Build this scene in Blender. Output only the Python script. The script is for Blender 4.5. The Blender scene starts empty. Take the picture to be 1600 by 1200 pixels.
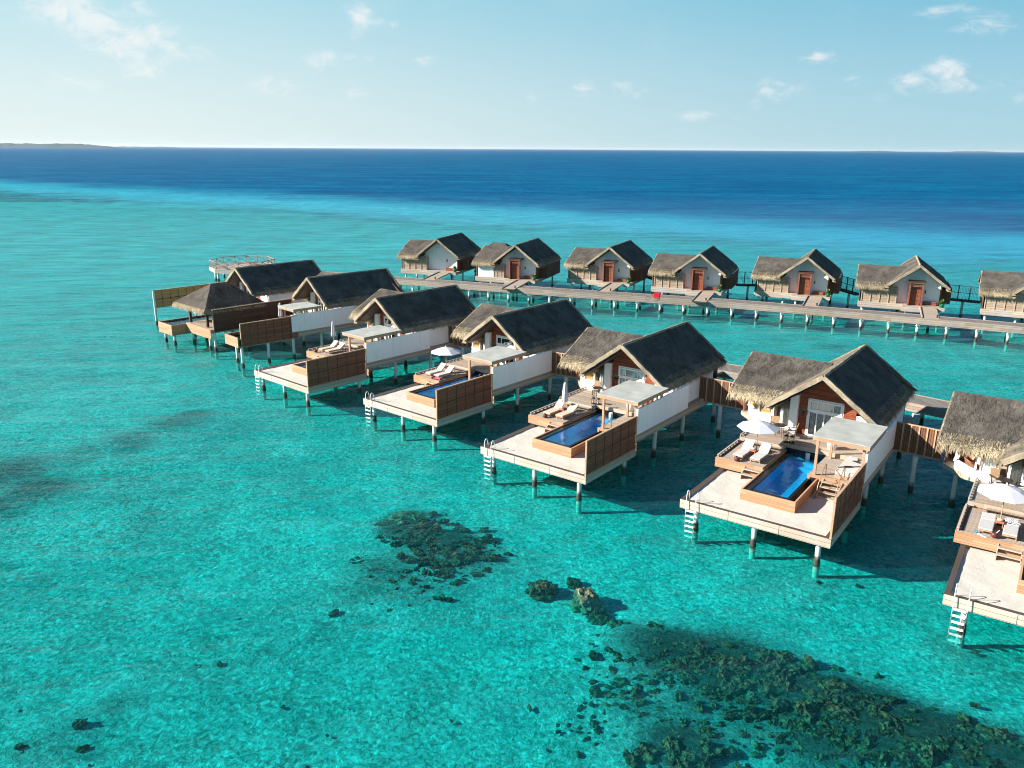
import bpy, math, random
from mathutils import Vector, Matrix, noise as mnoise
R = math.radians
random.seed(7)
sc = bpy.context.scene
col = sc.collection

# ------------------------------------------------------------------ camera
H = 20.035
CAM = bpy.data.cameras.new('camera'); CAM.sensor_width = 36; CAM.lens = 36 * 1261.03 / 1600
CAM.clip_start = .5; CAM.clip_end = 60000
cam = bpy.data.objects.new('camera', CAM); col.objects.link(cam)
cam.location = (0, 0, H)
cam.rotation_euler = (Matrix.Rotation(R(90) - .28361958, 3, 'X') @ Matrix.Rotation(.00587033, 3, 'Z')).to_euler()
sc.camera = cam
sc.view_settings.view_transform = 'Standard'; sc.view_settings.look = 'None'
sc.view_settings.gamma = 1; sc.view_settings.exposure = 1.45
sc.cycles.max_bounces = 8; sc.cycles.transparent_max_bounces = 16
sc.cycles.caustics_reflective = False; sc.cycles.caustics_refractive = False
sc.cycles.use_denoising = True; sc.cycles.filter_width = 1.05
sc.cycles.use_adaptive_sampling = True; sc.cycles.adaptive_threshold = 0.02

def back(x, y, z):
    """world point on the plane z that the photograph shows at this place (used for measuring only)"""
    f, pt, rl = 1261.03, .28361958, .00587033
    a, b = x - 800, y - 600; c, s = math.cos(rl), math.sin(rl)
    X = c * a + s * b; Y = -s * a + c * b
    d = (X, f * math.cos(pt) - Y * math.sin(pt), -f * math.sin(pt) - Y * math.cos(pt))
    k = (z - H) / d[2]
    return (d[0] * k, d[1] * k)

# ------------------------------------------------------------------ materials
def srgb(h):
    v = [int(h[i:i + 2], 16) / 255 for i in (0, 2, 4)]
    return tuple((c / 12.92 if c < .04045 else ((c + .055) / 1.055) ** 2.4) for c in v) + (1,)

def mat(name):
    m = bpy.data.materials.new(name); m.use_nodes = True
    nt = m.node_tree; nt.nodes.clear()
    out = nt.nodes.new('ShaderNodeOutputMaterial')
    return m, nt, out

class N:
    """small node helper"""
    def __init__(s, nt): s.nt = nt
    def n(s, t, **k):
        o = s.nt.nodes.new('ShaderNode' + t)
        for a, b in k.items():
            if a in o.inputs: s.set(o.inputs[a], b)
            else: setattr(o, a, b)
        return o
    def set(s, inp, v):
        if isinstance(v, bpy.types.NodeSocket): s.nt.links.new(v, inp)
        else:
            if hasattr(inp.default_value, '__len__') and not hasattr(v, '__len__'): v = [v] * len(inp.default_value)
            if hasattr(v, '__len__') and len(v) == 3 and len(inp.default_value) == 4: v = tuple(v) + (1,)
            inp.default_value = v
    def m(s, op, a, b=0., c=0., clamp=False):
        o = s.nt.nodes.new('ShaderNodeMath'); o.operation = op; o.use_clamp = clamp
        for i, v in enumerate((a, b, c)): s.set(o.inputs[i], v)
        return o.outputs[0]
    def vm(s, op, a, b=(0, 0, 0)):
        o = s.nt.nodes.new('ShaderNodeVectorMath'); o.operation = op
        s.set(o.inputs[0], a)
        if op == 'SCALE': s.set(o.inputs[3], b)
        else: s.set(o.inputs[1], b)
        return o.outputs[0]
    def mix(s, f, a, b, mode='MIX'):
        o = s.nt.nodes.new('ShaderNodeMix'); o.data_type = 'RGBA'; o.blend_type = mode
        s.set(o.inputs[0], f); s.set(o.inputs[6], a); s.set(o.inputs[7], b)
        return o.outputs[2]
    def ramp(s, v, lo, hi, a=0., b=1., smooth=True):
        o = s.nt.nodes.new('ShaderNodeMapRange'); o.interpolation_type = 'SMOOTHSTEP' if smooth else 'LINEAR'
        for i, x in enumerate((v, lo, hi, a, b)): s.set(o.inputs[i], x)
        return o.outputs[0]
    def noise(s, vec, scale, detail=3., rough=.55, dist=0.):
        o = s.nt.nodes.new('ShaderNodeTexNoise')
        s.set(o.inputs['Vector'], vec); o.inputs['Scale'].default_value = scale
        o.inputs['Detail'].default_value = detail; o.inputs['Roughness'].default_value = rough; o.inputs['Distortion'].default_value = dist
        return o.outputs['Fac']
    def bump(s, h, strength=.4, dist=.02, normal=None):
        o = s.nt.nodes.new('ShaderNodeBump'); o.inputs['Strength'].default_value = strength; o.inputs['Distance'].default_value = dist
        s.set(o.inputs['Height'], h)
        if normal is not None: s.set(o.inputs['Normal'], normal)
        return o.outputs[0]
    def obj(s): return s.nt.nodes.new('ShaderNodeTexCoord').outputs['Object']
    def pos(s): return s.nt.nodes.new('ShaderNodeNewGeometry').outputs['Position']

def plain(name, c, rough=.6, var=.12, scale=6., metal=0., bump=.15, spec=.4):
    m, nt, out = mat(name); k = N(nt)
    f = k.noise(k.obj(), scale, 4.)
    b = k.ramp(f, .3, .7, 1 - var, 1 + var, False)
    cc = k.mix(1., c, k.n('CombineColor', Red=b, Green=b, Blue=b).outputs[0], 'MULTIPLY')
    p = k.n('BsdfPrincipled', **{'Base Color': cc, 'Roughness': rough, 'Metallic': metal, 'Specular IOR Level': spec})
    if bump: k.set(p.inputs['Normal'], k.bump(k.noise(k.obj(), scale * 6, 3.), bump, .01))
    nt.links.new(p.outputs[0], out.inputs[0]); return m

def wood(name, c1, c2, seam='Y', width=.14, grain='X', rough=.7, gap=.11, grey=None, bumps=.5):
    """boards: seams across one local axis, grain stretched along another"""
    m, nt, out = mat(name); k = N(nt)
    o = k.obj(); sp = k.n('SeparateXYZ', Vector=o)
    ax = dict(X=0, Y=1, Z=2)
    u = k.m('DIVIDE', sp.outputs[ax[seam]], width)
    cell = k.m('FLOOR', u); fr = k.m('FRACT', u)
    g = sp.outputs[ax[grain]]
    off = k.n('TexWhiteNoise', noise_dimensions='1D', W=cell)
    gl = k.m('FLOOR', k.m('ADD', k.m('DIVIDE', g, 2.4), k.m('MULTIPLY', off.outputs['Value'], 5.)))
    rnd = k.n('TexWhiteNoise', noise_dimensions='2D', Vector=k.n('CombineXYZ', X=cell, Y=gl).outputs[0]).outputs['Value']
    st = {'X': (1.2, 14, 14), 'Y': (14, 1.2, 14), 'Z': (14, 14, 1.2)}[grain]
    gn = k.noise(k.vm('MULTIPLY', o, st), 1.3, 5., .65)
    wear = k.noise(k.pos(), .6, 4., .6)
    f = k.m('ADD', k.m('MULTIPLY', rnd, .75), k.m('MULTIPLY', gn, .55), clamp=True)
    c = k.mix(f, c1, c2)
    if grey: c = k.mix(k.ramp(wear, .42, .68, 0, .8), c, grey)
    edge = k.m('MINIMUM', fr, k.m('SUBTRACT', 1., fr))
    seamf = k.ramp(edge, gap * .3, gap, 0., 1.)
    c = k.mix(seamf, k.mix(1., c, (.18, .16, .15, 1), 'MULTIPLY'), c)
    p = k.n('BsdfPrincipled', **{'Base Color': c, 'Roughness': rough, 'Specular IOR Level': .25})
    h = k.m('ADD', seamf, k.m('MULTIPLY', gn, .25))
    k.set(p.inputs['Normal'], k.bump(h, bumps, .012))
    nt.links.new(p.outputs[0], out.inputs[0]); return m

def thatch(name, c1, c2, c3):
    m, nt, out = mat(name); k = N(nt)
    o = k.obj(); geo = nt.nodes.new('ShaderNodeNewGeometry')
    a = k.noise(o, 14., 4., .7); b = k.noise(k.pos(), .8, 5., .65)
    c = k.mix(k.ramp(a, .35, .65), c1, c2)
    c = k.mix(k.m('MULTIPLY', geo.outputs['Random Per Island'], .8), c, c3)
    w = k.ramp(b, .3, .7, .58, 1.42, False)
    c = k.mix(1., c, k.n('CombineColor', Red=w, Green=w, Blue=w).outputs[0], 'MULTIPLY')
    p = k.n('BsdfPrincipled', **{'Base Color': c, 'Roughness': 1., 'Specular IOR Level': .05})
    k.set(p.inputs['Normal'], k.bump(a, .8, .05))
    nt.links.new(p.outputs[0], out.inputs[0]); return m

M = {}
M['deck'] = wood('weathered_deck_boards', (.26, .195, .135, 1), (.44, .35, .265, 1), 'Y', .14, 'X', grey=(.33, .30, .26, 1))
M['deck_jetty'] = wood('jetty_boards', (.13, .11, .095, 1), (.21, .185, .16, 1), 'X', .15, 'Y', gap=.1)
M['fascia'] = wood('weathered_fascia_boards', (.29, .23, .175, 1), (.46, .385, .31, 1), 'Z', .24, 'X', gap=.05, grey=(.38, .36, .34, 1))
M['jetty_beam'] = wood('greyed_jetty_beam', (.20, .155, .12, 1), (.33, .265, .21, 1), 'Z', .24, 'X', gap=.06, grey=(.25, .23, .21, 1))
M['teak'] = wood('orange_teak_boards', (.30, .15, .075, 1), (.46, .265, .155, 1), 'Z', .13, 'X', gap=.05)
M['teak_plain'] = wood('teak_beam', (.30, .17, .10, 1), (.42, .27, .175, 1), 'Z', .9, 'X', gap=.01)
M['screen'] = wood('brown_slat_screen', (.165, .055, .030, 1), (.32, .125, .070, 1), 'Z', .085, 'Y', gap=.16, bumps=1.)
M['screen_dark'] = wood('shaded_slat_screen', (.07, .026, .016, 1), (.15, .062, .038, 1), 'Z', .085, 'Y', gap=.16, bumps=1.)  # darker copy of the slat wood, its unlit face put into the colour
M['screen_light'] = wood('backlit_tone_slat_screen', (.50, .22, .08, 1), (.74, .38, .15, 1), 'Z', .085, 'Y', gap=.16, bumps=1.)  # glow of light through the slats put into a brighter colour
M['screen_frame'] = wood('screen_frame_wood', (.30, .17, .10, 1), (.46, .30, .19, 1), 'Z', .9, 'Y', gap=.01)
M['red_wall'] = wood('red_horizontal_siding', (.15, .032, .014, 1), (.27, .072, .032, 1), 'Z', .12, 'X', gap=.1, rough=.5, bumps=.8)
M['brown_wall'] = wood('dark_brown_vertical_boards', (.10, .045, .025, 1), (.19, .09, .05, 1), 'X', .12, 'Z', gap=.12, bumps=.8)
M['far_panel'] = wood('pale_far_panel_boards', (.25, .175, .115, 1), (.40, .30, .21, 1), 'Z', .2, 'X', gap=.08)
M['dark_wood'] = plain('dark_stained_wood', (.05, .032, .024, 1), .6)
M['amber'] = wood('amber_bamboo_blind', (.36, .18, .05, 1), (.6, .34, .12, 1), 'Z', .05, 'X', gap=.12)
M['red_door'] = wood('red_brown_door_wood', (.17, .048, .024, 1), (.29, .095, .052, 1), 'Z', .16, 'X', gap=.06, rough=.45)
M['white'] = plain('white_painted_wall', (.84, .85, .85, 1), .55, .05, 1.5, bump=.05)
M['white_paint'] = plain('white_painted_metal', (.82, .82, .80, 1), .35, .03, 3., bump=0)
M['roof_felt'] = plain('grey_flat_roofing', (.31, .32, .285, 1), .9, .16, 1.3, bump=.2)
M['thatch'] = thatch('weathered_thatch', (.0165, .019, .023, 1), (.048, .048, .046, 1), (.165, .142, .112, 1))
M['thatch_sun'] = thatch('sunlit_paler_thatch', (.07, .062, .047, 1), (.15, .132, .10, 1), (.22, .19, .145, 1))  # newer, paler thatch with extra sunlight put into the colour
M['thatch_light'] = thatch('pale_thatch_fringe', (.09, .07, .045, 1), (.24, .195, .125, 1), (.46, .38, .25, 1))
M['thatch_edge'] = thatch('pale_thatch_edge_roll', (.19, .155, .105, 1), (.31, .26, .185, 1), (.3, .25, .18, 1))
M['curtain'] = None
M['black'] = plain('black_pool_stone', (.012, .012, .014, 1), .25, .2, 5., bump=.05)
M['tile'] = plain('blue_pool_tile', (.012, .50, .86, 1), .3, .15, 8., bump=.05)
M['cushion'] = plain('white_lounger_cushion', (.43, .42, .40, 1), .85, .05, 5.)
M['beige'] = plain('beige_lounger_cushion', (.48, .38, .28, 1), .85, .05, 5.)
M['grey_cushion'] = plain('pale_grey_lounger_cushion', (.40, .40, .385, 1), .85, .05, 5.)
M['canvas'] = plain('white_parasol_canvas', (.5, .5, .52, 1), .8, .03, 3., bump=.05)
M['steel'] = plain('brushed_steel', (.55, .55, .55, 1), .3, .05, 5., metal=.8, bump=0)
M['bronze'] = plain('bronze_rail', (.32, .21, .13, 1), .4, .1, 5., metal=.3, bump=0)
M['rattan'] = plain('tan_rattan', (.38, .24, .13, 1), .8, .25, 30.)
M['dark_metal'] = plain('dark_brown_metal', (.03, .022, .018, 1), .5, .1, 5.)
M['coconut'] = plain('brown_coconut', (.09, .022, .016, 1), .5, .4, 12.)
M['copper'] = plain('copper_bathtub', (.72, .33, .20, 1), .35, .1, 3., metal=.7, bump=0)
M['red'] = plain('red_plastic', (.5, .008, .012, 1), .4, .05, 5., bump=0)
M['pink'] = plain('pink_towel', (.75, .12, .22, 1), .9, .1, 5.)
M['blue'] = plain('blue_rubber', (.05, .28, .42, 1), .6, .1, 5.)
M['green_pot'] = plain('green_glazed_pot', (.01, .16, .07, 1), .3, .1, 5., bump=0)
M['leaf'] = plain('green_leaves', (.09, .15, .02, 1), .6, .5, 6.)
M['island'] = plain('distant_island_scrub', (.004, .045, .055, 1), .9, .3, .01, bump=0)
M['orange'] = plain('terracotta_table', (.45, .14, .07, 1), .7, .1, 5.)
M['rubber'] = plain('black_rubber', (.015, .015, .015, 1), .7, .1, 5.)

def weathered_white():
    m, nt, out = mat('white_rendered_wall'); k = N(nt); o = k.pos()
    st = k.noise(k.vm('MULTIPLY', o, (3., 3., .35)), 1.6, 5., .6); bl = k.noise(o, .5, 4.)
    c = k.mix(k.ramp(st, .48, .74, 0., .45), (.85, .86, .87, 1), (.66, .66, .64, 1))
    c = k.mix(k.ramp(bl, .5, .7, 0., .25), c, (.72, .73, .70, 1))
    y = k.n('SeparateXYZ', Vector=k.obj()).outputs[1]
    fr = k.m('FRACT', k.m('DIVIDE', y, 2.4)); e = k.m('MINIMUM', fr, k.m('SUBTRACT', 1., fr))
    c = k.mix(k.ramp(e, .0, .008, .22, 0.), c, (.3, .3, .3, 1))
    p = k.n('BsdfPrincipled', **{'Base Color': c, 'Roughness': .6, 'Specular IOR Level': .3})
    nt.links.new(p.outputs[0], out.inputs[0]); M['white'] = m
weathered_white()
def special_materials():
    # stilt: painted concrete, algae near the water line
    m, nt, out = mat('stilt_concrete'); k = N(nt)
    p = k.pos(); z = k.n('SeparateXYZ', Vector=p).outputs[2]
    n = k.noise(p, 3., 4.)
    f = k.ramp(k.m('ADD', z, k.m('MULTIPLY', n, .5)), .55, .95)
    c = k.mix(f, (.035, .035, .02, 1), k.mix(n, (.50, .50, .48, 1), (.72, .72, .70, 1)))
    c = k.mix(k.ramp(k.m('ADD', z, k.m('MULTIPLY', n, .2)), -.12, .06), (.40, .46, .37, 1), c)
    b = k.n('BsdfPrincipled', **{'Base Color': c, 'Roughness': .7}); nt.links.new(b.outputs[0], out.inputs[0]); M['stilt'] = m
    # sand
    m, nt, out = mat('raked_white_sand'); k = N(nt); o = k.obj()
    n = k.noise(o, 7., 5., .7); n2 = k.noise(o, 45., 3., .7)
    c = k.mix(k.ramp(k.m('ADD', k.m('MULTIPLY', n, .4), k.m('MULTIPLY', n2, .6)), .3, .7), (.43, .405, .345, 1), (.53, .51, .44, 1))
    b = k.n('BsdfPrincipled', **{'Base Color': c, 'Roughness': .95, 'Specular IOR Level': .1})
    k.set(b.inputs['Normal'], k.bump(k.m('ADD', k.m('MULTIPLY', n, 1.), k.m('MULTIPLY', n2, .25)), .5, .035))
    nt.links.new(b.outputs[0], out.inputs[0]); M['sand'] = m
    # curtain behind glass
    m, nt, out = mat('white_curtain_cloth'); k = N(nt); o = k.obj()
    w = k.n('TexWave', wave_type='BANDS', bands_direction='X', Vector=o, Scale=2.2, Distortion=2.5); w.inputs['Detail'].default_value = 2
    c = k.mix(w.outputs['Fac'], (.74, .74, .70, 1), (.86, .85, .81, 1))
    b = k.n('BsdfPrincipled', **{'Base Color': c, 'Roughness': .9}); k.set(b.inputs['Normal'], k.bump(w.outputs['Fac'], .6, .05))
    nt.links.new(b.outputs[0], out.inputs[0]); M['curtain'] = m
    # window glass
    m, nt, out = mat('window_glass'); k = N(nt)
    tr = k.n('BsdfTransparent', Color=(.95, .97, .97, 1)); gl = k.n('BsdfGlossy', Roughness=.03)
    mx = nt.nodes.new('ShaderNodeMixShader'); k.set(mx.inputs[0], k.m('ADD', k.n('Fresnel', IOR=1.5).outputs[0], .06))
    nt.links.new(tr.outputs[0], mx.inputs[1]); nt.links.new(gl.outputs[0], mx.inputs[2]); nt.links.new(mx.outputs[0], out.inputs[0]); M['glass'] = m
    # pool water
    m, nt, out = mat('pool_water'); k = N(nt); o = k.pos()
    h = k.noise(o, 3., 3., .5, .4)
    nm = k.bump(h, .25, .06)
    tr = k.n('BsdfTransparent', Color=(.72, .965, .995, 1)); gl = k.n('BsdfGlossy', Roughness=.04, Normal=nm)
    mx = nt.nodes.new('ShaderNodeMixShader'); k.set(mx.inputs[0], k.m('MINIMUM', k.n('Fresnel', IOR=1.33, Normal=nm).outputs[0], .35))
    nt.links.new(tr.outputs[0], mx.inputs[1]); nt.links.new(gl.outputs[0], mx.inputs[2]); nt.links.new(mx.outputs[0], out.inputs[0]); M['pool_water'] = m
    # striped towel
    m, nt, out = mat('striped_towel'); k = N(nt)
    w = k.n('TexWave', wave_type='BANDS', bands_direction='DIAGONAL', Vector=k.obj(), Scale=4., Distortion=6.); w.inputs['Detail Scale'].default_value = 1.5
    c = k.mix(k.ramp(w.outputs['Fac'], .5, .6), (.8, .8, .78, 1), (.03, .05, .10, 1))
    b = k.n('BsdfPrincipled', **{'Base Color': c, 'Roughness': .9}); nt.links.new(b.outputs[0], out.inputs[0]); M['stripe'] = m
    # coral rock
    m, nt, out = mat('coral_rock'); k = N(nt); o = k.pos()
    a = k.noise(o, 4.5, 5., .7); b2 = k.noise(o, 1.1, 3.)
    c = k.mix(k.ramp(a, .38, .62), (.005, .006, .004, 1), (.15, .125, .06, 1))
    c = k.mix(k.ramp(b2, .58, .74, 0, .8), c, (.27, .25, .15, 1))
    b = k.n('BsdfPrincipled', **{'Base Color': c, 'Roughness': .9, 'Specular IOR Level': .1}); k.set(b.inputs['Normal'], k.bump(a, 1., .12))
    nt.links.new(b.outputs[0], out.inputs[0]); M['coral'] = m
    M['coral_pale'] = plain('pale_coral_rock', (.15, .17, .10, 1), .95, .6, 2.2, bump=1., spec=.1)
    # seabed: rubble mottling plus a caustic light network painted into the colour
    m, nt, out = mat('seabed_sand_rubble_caustics'); k = N(nt); o = k.pos()
    at = k.n('Attribute', attribute_name='reef').outputs['Fac']
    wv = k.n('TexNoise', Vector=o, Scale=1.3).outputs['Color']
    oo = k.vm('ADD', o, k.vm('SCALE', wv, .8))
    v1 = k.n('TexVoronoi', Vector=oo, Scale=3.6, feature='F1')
    a = k.noise(o, 3.6, 6., .7, .6); big = k.noise(o, .16, 4., .6); mid = k.noise(o, .62, 4., .6)
    rub_caustic = k.ramp(k.m('ADD', a, k.m('MULTIPLY', k.m('SUBTRACT', mid, .5), .5)), .36, .56)
    br = k.n('Attribute', attribute_name='sand').outputs['Fac']
    c = k.mix(rub_caustic, k.mix(br, (.24, .35, .30, 1), (.46, .56, .50, 1)), k.mix(br, (.80, .82, .75, 1), (.97, .96, .88, 1)))
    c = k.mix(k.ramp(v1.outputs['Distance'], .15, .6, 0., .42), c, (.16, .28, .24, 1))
    c = k.mix(k.ramp(big, .38, .62, .0, .45), (.34, .45, .37, 1), c) if False else c
    c = k.mix(k.ramp(big, .36, .60, .4, 0.), c, (.22, .39, .37, 1))
    c = k.mix(k.ramp(k.noise(k.vm('MULTIPLY', o, (.035, .06, 1.)), 1., 7., .7), .54, .7, 0., .45), c, (.09, .22, .22, 1))
    reef = k.ramp(k.m('ADD', at, k.m('MULTIPLY', k.m('SUBTRACT', a, .5), 1.1)), .25, .75)
    c = k.mix(k.m('MULTIPLY', reef, .88), c, (.012, .02, .014, 1))
    b = k.n('BsdfPrincipled', **{'Base Color': c, 'Roughness': 1., 'Specular IOR Level': 0.})
    k.set(b.inputs['Normal'], k.bump(k.m('ADD', a, mid), 1., .35))
    nt.links.new(b.outputs[0], out.inputs[0]); M['seabed'] = m
    # sea surface
    m, nt, out = mat('sea_water'); k = N(nt); o = k.pos()
    s = k.n('SeparateXYZ', Vector=o)
    sv = k.m('SUBTRACT', k.m('ADD', s.outputs[1], k.m('MULTIPLY', s.outputs[0], .67)), 281.)
    warp = k.noise(o, .02, 4., .6); streak = k.noise(k.vm('MULTIPLY', o, (.012, .05, 1.)), 1., 5., .6)
    sv = k.m('ADD', sv, k.m('MULTIPLY', k.m('SUBTRACT', warp, .5), 70.))
    sv = k.m('ADD', sv, k.m('MULTIPLY', k.m('SUBTRACT', k.noise(k.vm('MULTIPLY', o, (.03, .12, 1.)), 1., 7., .75), .5), 95.))
    deep = k.ramp(sv, -62., 50.)
    lag = k.ramp(sv, -215., -60.)       # from the near lagoon towards the reef edge
    c = k.mix(lag, (.004, .42, .44, 1), (.04, .345, .43, 1))
    c = k.mix(k.ramp(streak, .35, .65, 0., .45), c, (.004, .27, .34, 1))
    rightw = k.m('MULTIPLY', k.ramp(s.outputs[0], -40., 120.), lag)
    c = k.mix(k.m('MULTIPLY', rightw, .55), c, (.002, .24, .40, 1))
    fine = k.noise(k.vm('MULTIPLY', o, (.010, .03, 1.)), 1., 9., .78)
    dc = k.mix(k.ramp(k.m('ADD', fine, k.m('MULTIPLY', k.m('SUBTRACT', k.noise(k.vm('MULTIPLY', o, (.05, .16, 1.)), 1., 6., .75), .5), .7)), .36, .66), (.0004, .056, .145, 1), (.0008, .112, .215, 1))
    c = k.mix(deep, c, dc)
    # waves
    w1 = k.noise(k.vm('MULTIPLY', o, (1., 1.7, 1.)), .9, 4., .6, .3)
    w2 = k.noise(k.vm('MULTIPLY', o, (.5, 1.4, 1.)), .22, 3., .5, .2)
    w3 = k.noise(o, 4.2, 3., .6)
    dist = k.n('CameraData').outputs['View Distance'] if False else s.outputs[1]
    w1a = w1
    w4 = k.noise(k.vm('MULTIPLY', o, (.5, 1.2, 1.)), .13, 5., .65)
    w1 = k.m('ADD', w1, k.m('MULTIPLY', w4, k.ramp(s.outputs[1], 90., 400., 0., 14.)))
    hgt = k.m('ADD', k.m('ADD', k.m('MULTIPLY', w1, .30), k.m('MULTIPLY', w2, k.ramp(s.outputs[1], 40., 110., .9, 1.8))), k.m('MULTIPLY', w3, .05))
    nm = k.bump(hgt, 1., .55)
    scat = k.m('MULTIPLY', k.m('ADD', .035, k.m('MULTIPLY', k.ramp(s.outputs[1], 32., 190.), .30)), 1.)
    scat = k.m('MAXIMUM', scat, k.ramp(sv, -120., -10.))
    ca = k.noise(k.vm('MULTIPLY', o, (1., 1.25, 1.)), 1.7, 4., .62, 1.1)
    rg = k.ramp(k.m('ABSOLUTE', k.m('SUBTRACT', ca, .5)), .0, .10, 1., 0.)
    lens = k.ramp(rg, 0., 1., .70, 1., False)  # caustic light ridges painted into the tint of the water surface
    wv = k.ramp(k.m('ADD', k.m('MULTIPLY', w2, .6), k.m('MULTIPLY', w1a, .4)), .34, .66, .35, 1.75)
    scat = k.m('MULTIPLY', scat, k.m('ADD', 1., k.m('MULTIPLY', k.m('SUBTRACT', wv, 1.), k.ramp(sv, -10., -120.))), clamp=True)
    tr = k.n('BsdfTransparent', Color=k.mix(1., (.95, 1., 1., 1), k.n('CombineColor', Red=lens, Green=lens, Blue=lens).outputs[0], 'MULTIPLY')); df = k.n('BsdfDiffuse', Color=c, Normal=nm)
    mx = nt.nodes.new('ShaderNodeMixShader'); k.set(mx.inputs[0], scat)
    nt.links.new(tr.outputs[0], mx.inputs[1]); nt.links.new(df.outputs[0], mx.inputs[2])
    gl = k.n('BsdfGlossy', Roughness=.33, Normal=nm)
    fr = k.m('MINIMUM', k.m('MULTIPLY', k.n('Fresnel', IOR=1.333, Normal=nm).outputs[0], k.ramp(s.outputs[1], 25., 90., .5, .95)), k.ramp(s.outputs[1], 150., 420., .24, k.ramp(s.outputs[0], -700., 150., .085, .018)))  # sun glitter painted in: far reflection strength raised towards the left
    m2 = nt.nodes.new('ShaderNodeMixShader'); k.set(m2.inputs[0], fr)
    nt.links.new(mx.outputs[0], m2.inputs[1]); nt.links.new(gl.outputs[0], m2.inputs[2]); nt.links.new(m2.outputs[0], out.inputs[0]); M['sea'] = m
    va = k.n('VolumeAbsorption', Color=(.0, .991, .988, 1), Density=1.3); nt.links.new(va.outputs[0], out.inputs['Volume'])
special_materials()

# ------------------------------------------------------------------ mesh builder
class MB:
    def __init__(s): s.v = []; s.f = []
    def add(s, vs, fs):
        b = len(s.v); s.v += [tuple(p) for p in vs]; s.f += [tuple(b + i for i in f) for f in fs]
    def box(s, x0, x1, y0, y1, z0, z1):
        s.add([(x, y, z) for z in (z0, z1) for y in (y0, y1) for x in (x0, x1)],
              [(0, 2, 3, 1), (4, 5, 7, 6), (0, 1, 5, 4), (2, 6, 7, 3), (0, 4, 6, 2), (1, 3, 7, 5)])
    def hexa(s, lo, hi):
        """lo, hi: four points each, counter-clockwise from above"""
        s.add(list(lo) + list(hi), [(3, 2, 1, 0), (4, 5, 6, 7)] + [(i, (i + 1) % 4, 4 + (i + 1) % 4, 4 + i) for i in range(4)])
    def prism(s, poly, z0, z1):
        n = len(poly)
        s.add([(x, y, z0) for x, y in poly] + [(x, y, z1) for x, y in poly],
              [tuple(range(n - 1, -1, -1)), tuple(range(n, 2 * n))] + [(i, (i + 1) % n, n + (i + 1) % n, n + i) for i in range(n)])
    def wall(s, poly, y0, y1):
        """poly in (x, z) pushed from y0 to y1"""
        n = len(poly)
        s.add([(x, y0, z) for x, z in poly] + [(x, y1, z) for x, z in poly],
              [tuple(range(n)), tuple(range(2 * n - 1, n - 1, -1))] + [(i, n + i, n + (i + 1) % n, (i + 1) % n) for i in range(n)])
    def bar(s, p, q, w, h=None):
        """rectangular bar between two points"""
        h = h or w; p, q = Vector(p), Vector(q); d = (q - p).normalized()
        a = d.cross(Vector((0, 0, 1)));
        if a.length < .01: a = Vector((1, 0, 0))
        a.normalize(); b = a.cross(d).normalized()
        a = a * w / 2; b = b * h / 2
        s.hexa([p - a - b, p + a - b, p + a + b, p - a + b], [q - a - b, q + a - b, q + a + b, q - a + b])
    def tube(s, pts, r, n=8, r2=None):
        pts = [Vector(p) for p in pts]; rings = []
        base = len(s.v)
        for i, p in enumerate(pts):
            d = (pts[min(i + 1, len(pts) - 1)] - pts[max(i - 1, 0)]).normalized()
            a = d.cross(Vector((0, 0, 1)))
            if a.length < .01: a = Vector((1, 0, 0))
            a.normalize(); b = a.cross(d)
            rr = r if r2 is None else r + (r2 - r) * i / (len(pts) - 1)
            for j in range(n):
                t = 2 * math.pi * j / n
                s.v.append(tuple(p + (a * math.cos(t) + b * math.sin(t)) * rr))
        m = len(pts)
        for i in range(m - 1):
            for j in range(n):
                s.f.append((base + i * n + j, base + (i + 1) * n + j, base + (i + 1) * n + (j + 1) % n, base + i * n + (j + 1) % n))
        s.f.append(tuple(base + j for j in range(n))); s.f.append(tuple(base + (m - 1) * n + j for j in range(n - 1, -1, -1)))
    def lathe(s, prof, c=(0, 0, 0), n=16, sx=1., sy=1.):
        base = len(s.v)
        for r, z in prof:
            for j in range(n):
                t = 2 * math.pi * j / n
                s.v.append((c[0] + r * sx * math.cos(t), c[1] + r * sy * math.sin(t), c[2] + z))
        for i in range(len(prof) - 1):
            for j in range(n):
                s.f.append((base + i * n + j, base + i * n + (j + 1) % n, base + (i + 1) * n + (j + 1) % n, base + (i + 1) * n + j))
    def mesh(s, name, m, smooth=False):
        me = bpy.data.meshes.new(name); me.from_pydata(s.v, [], s.f); me.materials.append(M[m] if isinstance(m, str) else m)
        if smooth: me.polygons.foreach_set('use_smooth', [True] * len(me.polygons))
        me.update(); return me

CACHE = {}
def part(name, key, fn, m, parent=None, smooth=False, bevel=0, label=None):
    """one mesh object; the mesh is built once per key and shared between copies"""
    if key is None or key not in CACHE:
        b = MB(); fn(b); me = b.mesh(name, m, smooth)
        if key is not None: CACHE[key] = me
    else: me = CACHE[key]
    o = bpy.data.objects.new(name, me); col.objects.link(o)
    if parent: o.parent = parent
    if bevel:
        bv = o.modifiers.new('bevel', 'BEVEL'); bv.width = bevel; bv.segments = 2; bv.limit_method = 'ANGLE'
    if label: o['label'] = label
    return o

def thing(name, loc, rz, label, cat, group=None, kind=None):
    o = bpy.data.objects.new(name, None); o.empty_display_size = .3; col.objects.link(o)
    o.location = loc; o.rotation_euler = (0, 0, rz)
    o['label'] = label
    o['category'] = cat
    if group: o['group'] = group
    if kind: o['kind'] = kind
    return o

def tag(o, label, cat=None, group=None, kind=None):
    o['label'] = label
    if cat: o['category'] = cat
    if group: o['group'] = group
    if kind: o['kind'] = kind
    return o

def at(v, x, y, z=0.):
    c, s = math.cos(v[2]), math.sin(v[2])
    return (v[0] + c * x - s * y, v[1] + s * x + c * y, z)

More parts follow.
